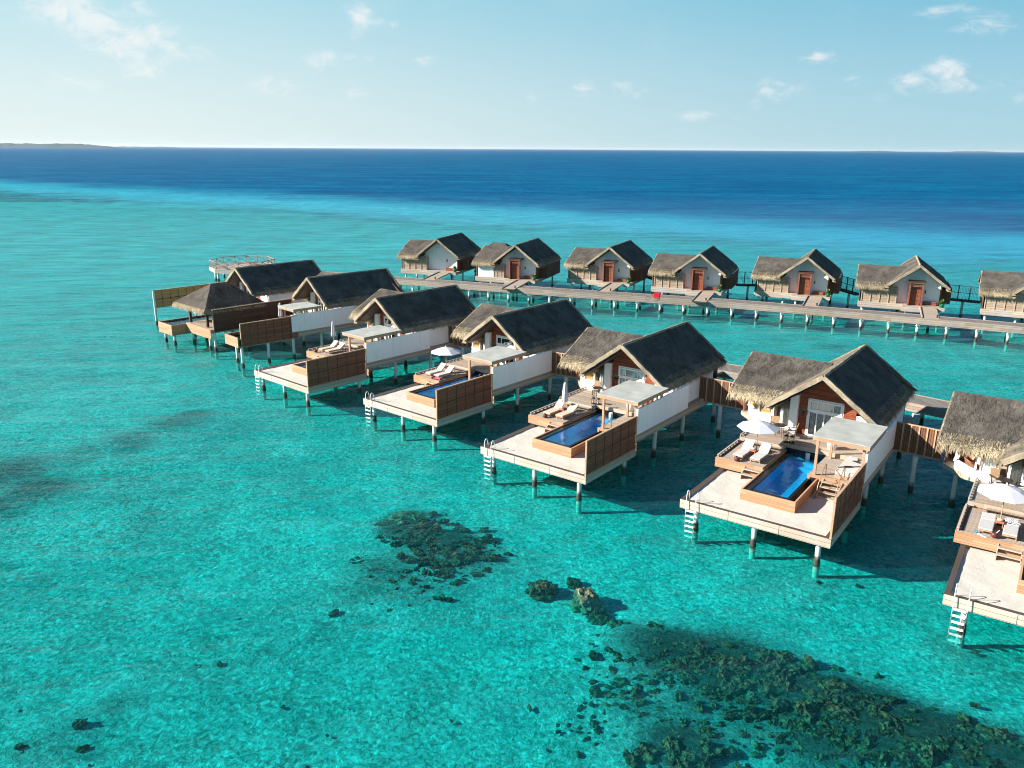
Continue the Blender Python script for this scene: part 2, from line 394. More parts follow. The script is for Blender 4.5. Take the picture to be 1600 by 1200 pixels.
# ------------------------------------------------------------------ thatch
def slab(b, A, B, C, D, t, nu=24, nv=10, rough=.03):
    """thick roof slope, A-B along the eave, D-C along the ridge (top surface); gently uneven"""
    A, B, C, D = map(Vector, (A, B, C, D)); nrm = (B - A).cross(D - A).normalized()
    base = len(b.v)
    for j in range(nv + 1):
        for i in range(nu + 1):
            u, v = i / nu, j / nv
            p = (A * (1 - u) + B * u) * (1 - v) + (D * (1 - u) + C * u) * v
            inner = 0 < i < nu
            p = p + nrm * (mnoise.noise(p * 1.3) * rough + mnoise.noise(p * 4.) * rough * .6) * (1 if inner else .5)
            b.v.append(tuple(p))
    W = nu + 1
    for j in range(nv):
        for i in range(nu):
            q = base + j * W + i; b.f.append((q, q + 1, q + W + 1, q + W))
    dn = Vector((0, 0, -t)); lo = [A + dn, B + dn, C + dn, D + dn]
    k = len(b.v); b.v += [tuple(p) for p in lo]
    b.f.append((k + 3, k + 2, k + 1, k))
    b.f.append(tuple([k, k + 1] + [base + i for i in range(nu, -1, -1)]))
    b.f.append(tuple([k + 1, k + 2] + [base + j * W + nu for j in range(nv, -1, -1)]))
    b.f.append(tuple([k + 2, k + 3] + [base + nv * W + i for i in range(0, nu + 1)]))
    b.f.append(tuple([k + 3, k] + [base + j * W for j in range(0, nv + 1)]))

def strands(b, A, B, C, D, dens, L=(.18, .42), w=.035, lift=.12, side=.3, off=.0):
    A, B, C, D = map(Vector, (A, B, C, D)); nrm = (B - A).cross(D - A)
    area = nrm.length if (C - D).length > .1 else nrm.length / 2
    nrm.normalize(); dn = ((A + B) / 2 - (C + D) / 2).normalized(); sd = dn.cross(nrm)
    rnd = random.random
    for _ in range(int(area * dens)):
        u, v = rnd(), rnd()
        if (C - D).length < .1 * (B - A).length: v = 1 - math.sqrt(1 - v * .999)
        p = (A * (1 - u) + B * u) * (1 - v) + (D * (1 - u) + C * u) * v + nrm * off
        l = L[0] + (L[1] - L[0]) * rnd()
        d = (dn + sd * (rnd() - .5) * 2 * side + nrm * (lift * (.3 + rnd()))).normalized()
        s = d.cross(nrm).normalized() * w * (.6 + .8 * rnd()) / 2
        k = len(b.v)
        b.v += [tuple(p - s), tuple(p + s), tuple(p + d * l)]; b.f.append((k, k + 1, k + 2))

def fringe(b, A, B, out, drop, spread, dens, layers=3, w=.05):
    """shaggy hanging eave: from the line A-B outwards and down"""
    A, B, out = Vector(A), Vector(B), Vector(out); L = (B - A).length; al = (B - A).normalized(); rnd = random.random
    for _ in range(int(L * dens * layers)):
        t = rnd(); q = rnd()
        p = A + (B - A) * t + out * (q * spread) + Vector((0, 0, -q * drop * .62 + .05))
        d = (out * (.25 + .35 * rnd()) + Vector((0, 0, -1)) * (.9) + al * (rnd() - .5) * .5).normalized()
        l = drop * (.35 + .5 * rnd()); s = al * w * (.5 + rnd()) / 2
        k = len(b.v); b.v += [tuple(p - s), tuple(p + s), tuple(p + d * l)]; b.f.append((k, k + 1, k + 2))

def eave(b, A, B, out, drop, spread):
    """the thick hanging roll under the fringe"""
    A, B, out = Vector(A), Vector(B), Vector(out)
    up = Vector((0, 0, .06)); n = 14
    for i in range(n):
        p, q = A.lerp(B, i / n), A.lerp(B, (i + 1) / n)
        j1 = mnoise.noise(p * 2.) * .05
        lo = [p - out * .3 + Vector((0, 0, -drop * .8)), q - out * .3 + Vector((0, 0, -drop * .8)), q - out * .25, p - out * .25]
        o1 = out * (spread + j1)
        b.hexa([p - out * .25 - Vector((0, 0, drop * .7)), p + o1 * .8 - Vector((0, 0, drop * .75)), q + o1 * .8 - Vector((0, 0, drop * .75)), q - out * .25 - Vector((0, 0, drop * .7))],
               [p - out * .25, p + o1 * .35 - up, q + o1 * .35 - up, q - out * .25])

def gable_roof(root, key, x0, x1, y0, y1, xr, zr, ze, drop=.55, dens=75, verge=True):
    """ridge along y at x = xr; the slope ends at ze, then the shaggy eave hangs down"""
    t = .3
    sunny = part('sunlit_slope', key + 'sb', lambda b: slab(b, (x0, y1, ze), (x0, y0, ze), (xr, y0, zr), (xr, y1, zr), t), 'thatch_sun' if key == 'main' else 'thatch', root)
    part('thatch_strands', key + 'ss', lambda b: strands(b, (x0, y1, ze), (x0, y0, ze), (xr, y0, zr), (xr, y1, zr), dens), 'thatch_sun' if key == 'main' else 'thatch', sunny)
    def body(b):
        slab(b, (x1, y0, ze), (x1, y1, ze), (xr, y1, zr), (xr, y0, zr), t)
    roof = part('thatched_roof', key + 'body', body, 'thatch', root)
    def st(b):
        strands(b, (x1, y0, ze), (x1, y1, ze), (xr, y1, zr), (xr, y0, zr), dens, lift=.05)
    part('thatch_strands', key + 'st', st, 'thatch', roof)
    def fr(b):
        for x, o in ((x0, -1), (x1, 1)):
            eave(b, (x, y0, ze), (x, y1, ze), (o, 0, 0), drop, .28); fringe(b, (x, y0, ze), (x, y1, ze), (o, 0, 0), drop, .3, 45)
            strands(b, *(((x0, y1, ze), (x0, y0, ze)) if o < 0 else ((x1, y0, ze), (x1, y1, ze))),
                    (x + (xr - x) * .14, y1 if o > 0 else y0, ze + (zr - ze) * .14), (x + (xr - x) * .14, y0 if o > 0 else y1, ze + (zr - ze) * .14), 150, (.15, .35), .03, .12)
    part('eave_fringe', key + 'fr', fr, 'thatch_light', roof)
    def ed(b):
        for x, o in ((x0, -1), (x1, 1)):
            for y, s in ((y0, -1), (y1, 1)):
                n = 10
                pts = [Vector((x + (xr - x) * i / n, y + s * .03 + mnoise.noise(Vector((i * .7, y, x))) * .05, ze + (zr - ze) * i / n - .08 + mnoise.noise(Vector((i * .9, x, y + 5))) * .045)) for i in range(n + 1)]
                for i in range(n): b.bar(pts[i], pts[i + 1] + (pts[i + 1] - pts[i]) * .03, .2, .27)
        n = 16
        for i in range(n):
            a, c = y0 + (y1 - y0) * i / n, y0 + (y1 - y0) * (i + 1) / n + .02
            z = zr + mnoise.noise(Vector((a, x0, 3.))) * .03
            b.hexa([(xr - .12, a, z - .09), (xr + .12, a, z - .09), (xr + .12, c, z - .09), (xr - .12, c, z - .09)],
                   [(xr - .04, a, z + .05), (xr + .04, a, z + .05), (xr + .04, c, z + .05), (xr - .04, c, z + .05)])
    part('roof_edge_roll', key + 'ed', ed, 'thatch_edge', roof)
    return roof

def wing_roof(root, key, x0, x1, ya, yb, yr, zr, ze, drop=.5, dens=75, x1r=None):
    """ridge along x at y = yr from x0 to x1r; front eave at ya, rear eave at yb; open verge on the left"""
    x1r = x1 if x1r is None else x1r
    A, B, C, D = (x0, ya, ze), (x1, ya, ze), (x1r, yr, zr), (x0 + .1, yr, zr)
    E, F = (x1, yb, ze), (x0, yb, ze)
    def body(b):
        slab(b, A, B, C, D, .3); slab(b, E, F, D, C, .3)
    roof = part('wing_roof', key + 'body', body, 'thatch', root)
    def st(b): strands(b, A, B, C, D, dens * 2., (.15, .36), .024, .16, .4); strands(b, E, F, D, C, dens * .5)
    part('thatch_strands', key + 'st', st, 'thatch', roof)
    def fr(b):
        eave(b, A, B, (0, -1, 0), drop, .3); fringe(b, A, B, (0, -1, 0), drop * 1.15, .36, 90)
        eave(b, F, E, (0, 1, 0), drop, .3)
        f = .17
        strands(b, A, B, (x1, ya + (yr - ya) * f, ze + (zr - ze) * f), (x0, ya + (yr - ya) * f, ze + (zr - ze) * f), 170, (.2, .45), .045, .25)
        # left verge
        for p, q in ((Vector(A), Vector(D)), (Vector(F), Vector(D))):
            n = 8
            for i in range(n): b.bar(p.lerp(q, i / n) - Vector((.02, 0, .1)), p.lerp(q, (i + 1) / n) - Vector((.02, 0, .12)), .09, .2)
    part('eave_fringe', key + 'fr', fr, 'thatch_light', roof)
    return roof

# ------------------------------------------------------------------ villa parts
ZS, ZF, ZL, ZM = 1.68, 1.17, 2.30, 2.60     # sand kerb, fascia bottom, lounge deck, main deck
def stilts(root, key, pts, r=.135):
    def mk(ztop):
        def f(b):
            b.lathe([(r, -1.75), (r, ztop)], n=14); b.lathe([(0, ztop), (r, ztop)], n=14)
            b.lathe([(r + .02, -1.75), (r + .03, .1), (r + .005, .35)], n=14)
        return f
    for x, y, zt in pts:
        o = part('stilt', 'stilt%.2f%.2f' % (zt, r), mk(zt), 'stilt', root, smooth=True); o.location = (x, y, 0)

def house(root, v='std'):
    gable_roof(root, 'main', .95, 7.43, 10.2, 20.1, 4.19, 7.12, 4.72)
    wing_roof(root, 'wing', -2.3, 3.2, 12.35, 19.5, 15.95, 6.55, 4.62, x1r=3.2)
    Z = lambda x: 7.12 - .34 - .74 * abs(x - 4.19)
    def fw(b):
        b.wall([(2.45, ZM), (3.07, ZM), (3.07, 5.0), (5.08, 5.0), (5.08, ZM), (5.9, ZM), (5.9, Z(5.9)), (4.19, Z(4.19)), (2.45, Z(2.45))], 12., 12.15)
    part('front_wall', 'fw', fw, 'red_wall', root, label='red horizontal timber gable wall')
    def wc(b):
        b.box(1.95, 2.44, 11.7, 12.2, ZM, Z(2.2) - .12)
    part('white_column', 'wc', wc, 'white', root)
    part('white_wall', 'wc2', lambda b: b.box(5.92, 7.35, 12.0, 12.15, ZM, 4.42), 'white', root)
    part('side_wall', 'wc3', lambda b: b.box(7.4, 7.52, 12.1, 18.2, ZM, 4.38), 'white', root, label='white side wall under the shaded eave')
    def wfr(b):
        b.box(-.15, -.05, 12.75, 12.9, ZM, 4.3); b.box(.55, .7, 12.6, 12.75, ZM, 4.3)
        b.box(-.05, .55, 12.64, 12.75, ZM, ZM + .35); b.box(.7, 1.95, 12.62, 12.75, ZM, ZM + .2); b.box(-.15, 1.95, 12.62, 12.75, 4.3, 4.42)
    part('window_surround', 'wc4', wfr, 'white', root)
    def bw(b):
        b.box(2.0, 7.38, 12.2, 12.24, ZM, 4.4); b.box(.1, .18, 13.0, 19.2, ZM, 4.8)
        b.box(.18, 7.38, 19.2, 19.3, ZM, 4.7); b.box(-1.9, .1, 18.9, 19.0, ZM, 4.7); b.box(-2.0, -1.9, 14.4, 19.0, ZM, 4.7)
        b.wall([(.3, 4.6), (8., 4.6), (4.19, 6.9)], 19.5, 19.6)
    part('timber_wall', 'bw', bw, 'brown_wall', root)
    # french door
    def df(b):
        y0, y1 = 11.92, 12.0
        for x in (3.07, 4.98): b.box(x, x + .1, y0, y1, ZM, 4.97)
        b.box(3.17, 4.98, y0, y1, 4.87, 4.97); b.box(3.17, 4.98, y0, y1, 4.3, 4.4)
        for x in (3.6, 4.05, 4.5): b.box(x - .035, x + .035, y0 - .003, y1 - .003, ZM, 4.3)
        for x in (3.6, 4.55): b.box(x - .03, x + .03, y0, y1, 4.4, 4.87)
        b.box(3.17, 4.98, y0 + .002, y1 - .002, ZM, ZM + .12); b.box(3.17, 4.98, y0 + .002, y1 - .002, 4.18, 4.3)
        b.box(2.98, 3.065, 11.97, 12.0, ZM, 5.05); b.box(5.085, 5.17, 11.97, 12.0, ZM, 5.05); b.box(2.98, 5.17, 11.97, 12.0, 4.975, 5.06)
    d = part('french_door', 'df', df, 'white_paint', root)
    part('pane', 'dfp', lambda b: b.box(3.17, 4.98, 11.955, 11.962, ZM + .1, 4.87), 'glass', d)
    part('curtain', 'dfc', lambda b: b.box(3.17, 4.98, 12.06, 12.1, ZM, 4.9), 'curtain', d)
    # side window between the white column and the bathroom bay
    def wf(b):
        for x in (1.28, 1.88): b.box(x, x + .07, 12.3, 12.4, ZM + .05, 4.6)
        b.box(1.35, 1.88, 12.3, 12.4, 4.5, 4.6); b.box(1.35, 1.88, 12.3, 12.4, ZM + .05, ZM + .2)
        for x in (.72, 1.22): b.box(x, x + .06, 12.3, 12.4, ZM + .05, 4.6)
    w = part('window', 'wf', wf, 'white_paint', root)
    part('pane', 'wfp', lambda b: b.box(1.35, 1.88, 12.34, 12.35, ZM + .2, 4.5), 'glass', w)
    part('curtain', 'wfc', lambda b: (b.box(1.3, 1.95, 12.5, 12.54, ZM, 4.6), b.box(-.02, .54, 12.8, 12.84, ZM, 4.6)), 'curtain', w)
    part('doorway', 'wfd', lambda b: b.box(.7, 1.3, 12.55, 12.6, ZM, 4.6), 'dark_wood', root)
    part('wall_lamp', 'wl', lambda b: (b.lathe([(.0, -.12), (.07, -.12), (.09, .12), (0, .12)], (2.78, 11.86, 4.05), 10), b.box(2.74, 2.82, 11.9, 12., 4.0, 4.1)), 'dark_metal', root)
    # bathroom bay
    poly = [(-1.45, 15.2), (-1.45, 13.85), (-.35, 12.6), (.55, 12.5), (.55, 13.2), (.1, 15.2)]
    zs = 3.25 if v != 'bath' else 3.02
    def bay(b):
        pts = poly[:4]
        for i in range(3):
            (xa, ya), (xb, yb) = pts[i], pts[i + 1]
            d = Vector((xb - xa, yb - ya, 0)).normalized(); n = Vector((d.y, -d.x, 0))
            a, c = Vector((xa, ya, 0)), Vector((xb, yb, 0)); e = .16
            i1, i2 = a - n * e, c - n * e
            b.hexa([(a.x, a.y, ZM), (c.x, c.y, ZM), (i2.x, i2.y, ZM), (i1.x, i1.y, ZM)], [(a.x, a.y, zs), (c.x, c.y, zs), (i2.x, i2.y, zs), (i1.x, i1.y, zs)])
            a2, c2 = a + n * .07, c + n * .07
            b.hexa([(a2.x, a2.y, zs), (c2.x, c2.y, zs), (i2.x, i2.y, zs), (i1.x, i1.y, zs)], [(a2.x, a2.y, zs + .08), (c2.x, c2.y, zs + .08), (i2.x, i2.y, zs + .08), (i1.x, i1.y, zs + .08)])
        for x, y in pts: b.bar((x + .03, y + .06, zs), (x + .03, y + .06, 4.6), .1)
    part('bathroom_bay', 'bay' + v, bay, 'white', root, label='white low curved wall of the bathroom bay')
    if v != 'bath':
        def blind(b):
            pts = poly[:4]
            for i in range(3):
                a, c = Vector((*pts[i], 0)), Vector((*pts[i + 1], 0)); d = (c - a).normalized(); n = Vector((d.y, -d.x, 0)) * -.1
                a, c = a + d * .1 + n, c - d * .1 + n; e = n * .3
                b.hexa([(a.x, a.y, 3.33), (c.x, c.y, 3.33), (c.x + e.x, c.y + e.y, 3.33), (a.x + e.x, a.y + e.y, 3.33)], [(a.x, a.y, 4.6), (c.x, c.y, 4.6), (c.x + e.x, c.y + e.y, 4.6), (a.x + e.x, a.y + e.y, 4.6)])
        part('bamboo_blind', 'blind', blind, 'amber', root)
    # soffit under the gable overhang
    def sof(b):
        for sx in (-1, 1):
            xe = 4.19 + sx * 3.1
            ze = 7.12 - .33 - .74 * 3.1; zr = 7.12 - .33
            lo = [(4.19, 10.35, zr - .05), (xe, 10.35, ze - .05), (xe, 12., ze - .05), (4.19, 12., zr - .05)]
            if sx < 0: lo = lo[::-1]
            b.hexa([(x, y, z - .05) for x, y, z in lo], lo)
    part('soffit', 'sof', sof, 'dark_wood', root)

def decks(root, v='std'):
    main = [(-.22, 9.14), (2.56, 9.14), (2.56, 9.7), (7.9, 9.7), (7.9, 19.8), (-2.0, 19.8), (-2.1, 14.3), (-.8, 12.95), (-.22, 12.8)]
    part('main_deck', 'md', lambda b: b.prism(main, 2.35, ZM), 'deck', root)
    def fas(b):
        b.box(7.9, 7.99, 5.87, 19.8, 2.06, ZM - .003); b.box(-.24, -.16, 9.2, 12.7, 2.1, 2.35)
        b.box(7.5, 7.9, 6., 19.7, 2.1, 2.2)
    part('side_beam', 'fas', fas, 'fascia', root)
    def rail(b):
        b.box(-.22, -.16, 9.2, 12.6, ZM + .1, ZM + .15)
        for i in range(9): b.box(-.215, -.165, 9.2 + i * .42, 9.36 + i * .42, ZM, ZM + .1)
        b.box(0.02, .06, 9.3, 12.5, ZM, ZM + .012)
    part('low_rail', 'rail', rail, 'fascia', root)
    # white garden wall and pergola
    part('boundary_wall', 'bwl', lambda b: b.box(7.92, 8.04, 5.9, 13.1, ZM - .003, 4.31), 'white', root, bevel=.01, label='long white boundary wall')
    gy0, gy1 = (5.65, 9.71) if v != 'short' else (6.1, 9.2)
    def pg(b):
        b.box(5.14, 8.14, gy0, gy0 + .09, 4.6, 4.80); b.box(5.14, 8.14, gy1 - .09, gy1, 4.6, 4.80)
        b.box(5.14, 5.23, gy0 + .09, gy1 - .09, 4.6, 4.80); b.box(8.05, 8.14, gy0 + .09, gy1 - .09, 4.6, 4.80)
    p = part('pergola', 'pg' + v, pg, 'teak_plain', root)
    part('flat_roof', 'pgr' + v, lambda b: b.box(5.12, 8.16, gy0 - .02, gy1 + .02, 4.803, 4.86), 'roof_felt', p)
    for x, y in ((5.3, gy0 + .6), (7.82, gy0 + .35), (5.3, gy1 - .3), (7.82, gy1 - .3)):
        o = part('post', 'pgpost', lambda b: b.box(-.07, .07, -.07, .07, 2.35, 4.6), 'teak_plain', p); o.location = (x, y, 0)
    y = gy0 + .9
    while y < gy1 - .3: part('strut', 'pgs', lambda b: b.box(7.95, 8.02, 0, .12, 4.313, 4.6), 'teak_plain', p).location = (0, y, 0); y += .62
    part('pergola_deck', 'pd', lambda b: (b.box(5.0, 7.9, 6.2, 9.7, 2.12, 2.35)), 'deck', root)
    part('deck_apron', 'pda', lambda b: (b.box(4.96, 7.9, 6.12, 6.19, 1.98, 2.37), b.box(5.57, 7.9, 6.14, 6.19, 1.2, 1.978)), 'teak', root)

def screen(root, key, x, y0, y1, z0, z1, nc, label=None, m='screen'):
    """slatted privacy screen in the plane x = const: a frame, a mid rail and louvred panels"""
    def fr(b):
        b.box(x - .05, x + .05, y0, y0 + .09, z0, z1 + .03); b.box(x - .05, x + .05, y1 - .06, y1, z0, z1)
        b.box(x - .06, x + .06, y0 + .09, y1 - .06, z1 - .04, z1 + .03)
        b.box(x - .05, x + .05, y0 + .09, y1 - .06, z0, z0 + .06)
    f = part('privacy_screen', key + 'fr', fr, 'screen_frame', root, label=label)
    dy = (y1 - y0 - .15) / nc; zm = (z0 + z1) / 2
    def mr(b):
        b.box(x - .035, x + .035, y0 + .09, y1 - .06, zm - .025, zm + .025)
        for i in range(1, nc):
            y = y0 + .09 + i * dy
            b.box(x - .037, x + .037, y - .025, y + .025, z0 + .06, zm - .025); b.box(x - .037, x + .037, y - .025, y + .025, zm + .025, z1 - .04)
    part('screen_batten', key + 'mr', mr, 'dark_wood', f)
    def sl(b):
        for i in range(nc):
            a, c = y0 + .09 + i * dy + .025, y0 + .09 + (i + 1) * dy - .025
            for za, zb in ((z0 + .06, zm - .025), (zm + .025, z1 - .04)):
                tl = random.uniform(-.006, .006)
                z = za
                while z < zb - .03:
                    h = min(.082, zb - z)
                    b.box(x - .02 + tl, x + .02 + tl + random.uniform(-.004, .004), a, c, z + .006, z + h - .006); z += .085
                b.box(x - .006, x + .006, a, c, za, zb)
    part('screen_slats', key + 'sl', sl, m, f)

def pool(root):
    X0, X1, Y0, Y1 = 2.56, 5.56, 2.13, 9.7
    wx0, wx1, wy0 = 3.02, 4.95, 2.72
    def shell(b):
        b.box(X0, X1, Y0, Y0 + .09, 1.5, 2.2); b.box(X0, X0 + .09, Y0 + .09, Y1, 1.5, 2.2); b.box(X1 - .09, X1, Y0 + .09, 6.1, 1.5, 2.2)
    p = part('pool', 'psh', shell, 'teak', root, label='plunge pool in a teak clad box')
    def rim(b):
        b.box(X0 + .092, wx0, Y0 + .092, Y1, 1.5, 2.13); b.box(wx0, wx1, Y0 + .092, wy0, 1.5, 2.09)
        b.box(wx1, wx1 + .14, Y0 + .092, Y1, 1.5, 2.09); b.box(wx1 + .14, X1 - .092, Y0 + .092, 6.1, 1.5, 1.78)
        b.box(wx0, wx1, Y1 - .05, Y1, 1.3, 2.1); b.box(X0, 5.0, Y1 + .003, Y1 + .05, 1.5, 2.348); b.box(5.1, X1, 6.103, 6.118, 1.5, 2.2)
    part('pool_rim', 'prim', rim, 'black', p)
    def basin(b):
        b.box(wx0 + .003, wx1 - .003, wy0, Y1 - .052, 1.36, 1.42)
        b.box(wx0 + .003, wx0 + .02, wy0, Y1 - .052, 1.42, 2.05); b.box(wx1 - .02, wx1 - .003, wy0, Y1 - .052, 1.42, 2.05)
        b.box(wx0 + .02, wx1 - .02, wy0 + .003, wy0 + .02, 1.42, 2.05)
        b.box(wx0 + .02, wx1 - .02, 8.9, Y1 - .052, 1.42, 1.9); b.box(wx0 + .02, wx1 - .02, 8.5, 8.9, 1.42, 1.68)
    part('pool_basin', 'pbas', basin, 'tile', p)
    part('pool_water', 'pwat', lambda b: b.box(wx0 + .004, wx1 - .004, wy0 + .004, Y1 - .056, 2.06, 2.07), 'pool_water', p)

def ladder(root, x0=.42):
    def f(b):
        for x in (x0, x0 + .55):
            b.tube([(x, .3, ZS), (x, .22, 2.05), (x, .14, 2.24), (x, .05, 2.27), (x, -.04, 2.18), (x, -.1, 1.98), (x, -.14, 1.4), (x, -.16, -.6)], .021, 8)
    l = part('swim_ladder', 'lad%.1f' % x0, f, 'white_paint', root, smooth=True)
    for i in range(6): part('ladder_step', 'ladst%.1f' % x0, lambda b: b.box(x0 + .03, x0 + .52, -.21, -.09, 0, .05), 'white_paint', l).location = (0, 0, -.35 + i * .3)

def sand_terrace(root):
    def fr(b):
        b.box(0, 7.93, 0, .22, ZF, ZS); b.box(0, .22, .22, 5.6, ZF, ZS); b.box(7.7, 7.93, .22, 5.9, ZF, ZS - .004)
        b.box(.22, 7.7, .22, 5.9, ZF + .1, ZF + .2); b.box(7.93, 8.02, 0.003, 5.87, ZF, ZS - .03)
        for x in (2.7, 5.4): b.box(x, x + .05, -.018, 0, ZF + .01, ZS - .01)
    f = part('terrace_frame', 'tf', fr, 'fascia', root, label='weathered timber frame round the sand terrace')
    def sd(b):
        nx, ny = 60, 46; base = len(b.v)
        for j in range(ny + 1):
            for i in range(nx + 1):
                x = .22 + (7.7 - .22) * i / nx; y = .22 + (5.9 - .22) * j / ny
                z = 1.57 + mnoise.noise(Vector((x * 1.1, y * 1.1, 0))) * .03 + mnoise.noise(Vector((x * 4, y * 4, 3))) * .012
                b.v.append((x, y, z))
        for j in range(ny):
            for i in range(nx):
                q = base + j * (nx + 1) + i; x = .22 + 7.48 * (i + .5) / nx; y = .22 + 5.68 * (j + .5) / ny
                if not (2.7 < x < 5.4 and y > 2.3): b.f.append((q, q + 1, q + nx + 2, q + nx + 1))
    part('sand_bed', 'sdb', sd, 'sand', f, smooth=True)

def lounge_deck(root):
    def ld(b): b.box(-.29, 2.56, 5.62, 9.14, 2.16, ZL)
    o = part('lounge_deck', 'ld', ld, 'deck', root)
    def ap(b):
        b.box(-.29, 2.56, 5.56, 5.617, 1.72, ZL + .003); b.box(-.33, -.293, 5.56, 9.14, 1.72, ZL + .003)
        b.box(-.29, 2.5, 9.2, 9.26, 1.9, 2.35)
    part('deck_skirt', 'lda', ap, 'teak', o)
    def rl(b):
        b.box(-.28, -.2, 5.7, 9.1, ZL + .1, ZL + .16); b.box(-.2, .1, 9.04, 9.1, ZL + .1, ZL + .16)
        for i in range(8): b.box(-.265, -.2, 5.72 + i * .45, 5.9 + i * .45, ZL, ZL + .1)
    part('low_rail', 'ldr', rl, 'fascia', o)
    part('rail_shade_strip', 'ldg', lambda b: b.box(-.19, .0, 5.8, 9.0, ZL + .001, ZL + .006), 'dark_wood', o)  # dark strip laid on the deck, painting the shade beside the rail
    def stu(b):
        b.box(.7, 2.5, 8.82, 9.1, 2.42, 2.47); b.box(.7, .76, 8.82, 9.1, ZL, 2.42); b.box(2.4, 2.46, 8.82, 9.1, ZL, 2.42)
    part('upper_step', 'lstu', stu, 'deck', root)
    def stp(b):
        for i, z in enumerate((2.12, 1.9)): b.box(1.55, 2.52, 5.24 - i * .3, 5.5 - i * .3, z - .06, z)
        for x in (1.5, 2.5): b.hexa([(x, 4.92, 1.5), (x + .05, 4.92, 1.5), (x + .05, 5.56, 1.5), (x, 5.56, 1.5)], [(x, 4.92, 1.8), (x + .05, 4.92, 1.8), (x + .05, 5.56, 2.2), (x, 5.56, 2.2)])
    part('steps', 'lst', stp, 'deck', root)

def sand_steps(root):
    def f(b):
        for i in range(4): b.box(5.9, 6.85, 5.82 - i * .3, 6.08 - i * .3, 2.16 - i * .19, 2.21 - i * .19)
        for x in (5.85, 6.85): b.hexa([(x, 4.75, 1.5), (x + .05, 4.75, 1.5), (x + .05, 6.1, 1.95), (x, 6.1, 1.95)], [(x, 4.75, 1.68), (x + .05, 4.75, 1.68), (x + .05, 6.1, 2.3), (x, 6.1, 2.3)])
    s = part('sand_steps', 'ss', f, 'deck', root)
    def h(b):
        for x in (5.87, 6.87): b.tube([(x, 4.85, 1.6), (x, 4.98, 2.2), (x, 5.6, 2.85), (x, 6.25, 3.15), (x, 6.38, 3.1), (x, 6.4, 2.35)], .025, 6)
    part('handrail', 'ssh', h, 'bronze', s, smooth=True)

def entrance_ramp(root):
    def f(b): b.hexa([(2.6, 19.8, 2.42), (5.2, 19.8, 2.42), (5.2, 25.6, 1.95), (2.6, 25.6, 1.95)], [(2.6, 19.8, ZM - .01), (5.2, 19.8, ZM - .01), (5.2, 25.6, 2.12), (2.6, 25.6, 2.12)])
    part('entrance_ramp', 'er', f, 'deck', root)

def near_villa(v, label, kind='std'):
    r = thing('water_villa', (v[0], v[1], 0), v[2], label, 'villa', 'thatched water villas of the near row')
    house(r, 'bath' if kind == 'bath' else 'std'); decks(r); sand_terrace(r); lounge_deck(r); pool(r); sand_steps(r); ladder(r); entrance_ramp(r)
    screen(r, 'scr', 7.98, 0.0, 5.87, ZS, 3.87, 6)
    stilts(r, 's', [(.88, .3, ZF), (4.12, .3, ZF), (7.41, .3, ZF), (.5, 5.4, ZF), (4.1, 5.4, ZF), (7.5, 5.4, ZF), (.3, 9.2, 1.72), (4, 9.4, 2.35), (7.5, 9.4, 2.1),
                    (-1.3, 14.6, 2.35), (3.5, 14.0, 2.35), (7.5, 13.6, 2.1), (-1.6, 19.2, 2.35), (3, 19.2, 2.35), (7.5, 18.9, 2.1), (3.9, 23.5, 2.0)])
    return r

V = {3: (-22.18, 66.85, R(-41.9)), 4: (-11.37, 58.9, R(-40.28)), 5: (-2, 48.65, R(-37.82)), 6: (9.25, 40.7, R(-36.07)), 7: (18.72, 30.98, R(-34.6))}
near_villa(V[7], 'nearest thatched villa, cut by the right edge, copper bathtub in its bay', 'bath')
near_villa(V[6], 'thatched water villa with open parasol over white loungers and a bed under its pergola')
near_villa(V[5], 'thatched water villa with a folded parasol between two beige loungers, coral rocks before it')
near_villa(V[4], 'thatched water villa with open parasol and a pink towel on its lounge deck')
near_villa(V[3], 'thatched water villa whose screen hides most of its pool, beside the villa without sand terrace')

# second villa from the left: no sand terrace, a narrow pool box along its screen
f2 = (-25.71, 74.07, R(-45.5)); o2 = at(f2, -7.54, -.6)
V[2] = (o2[0], o2[1], R(-45.5))
def villa_two():
    r = thing('water_villa', (V[2][0], V[2][1], 0), V[2][2], 'thatched water villa without sand, narrow timber pool box ending beside its dark slatted screen', 'villa', 'thatched water villas of the near row')
    house(r); decks(r, 'short'); entrance_ramp(r)
    z0, z1 = 1.95, 2.9
    def bx(b):
        b.box(5.3, 7.93, .25, .36, z0, z1); b.box(5.3, 5.4, .36, 6.2, z0, z1); b.box(5.4, 7.93, .36, 6.2, z0, z0 + .1)
    p = part('pool', None, bx, 'teak', r)
    part('pool_rim', None, lambda b: (b.box(5.4, 5.8, .362, 6.2, 2.05, 2.7), b.box(5.8, 7.9, .362, .8, 2.05, 2.7), b.box(7.5, 7.9, .8, 6.2, 2.05, 2.7)), 'black', p)
    part('pool_basin', None, lambda b: b.box(5.8, 7.5, .8, 6.2, 2.05, 2.2), 'tile', p)
    part('pool_water', None, lambda b: b.box(5.803, 7.497, .803, 6.197, 2.62, 2.63), 'pool_water', p)
    part('lounge_deck', None, lambda b: (b.box(1.6, 5.28, 3.6, 9.14, 2.35, ZM - .01)), 'deck', r)
    screen(r, 'scr2', 7.98, 0.55, 6.6, 1.95, 4.2, 7)
    stilts(r, 's', [(7.9, .6, 1.95), (7.9, 3.3, 1.95), (7.9, 6.0, 1.95), (5.6, 1.2, 1.95), (5.6, 4.5, 1.95), (2, 4.2, 2.35), (2, 8.2, 2.35), (.3, 9.6, 2.35), (4, 9.4, 2.35), (7.5, 9.4, 2.1),
                    (-1.3, 14.6, 2.35), (3.5, 14.0, 2.35), (7.5, 13.6, 2.1), (3, 19.2, 2.35), (7.5, 18.9, 2.1)])
villa_two()

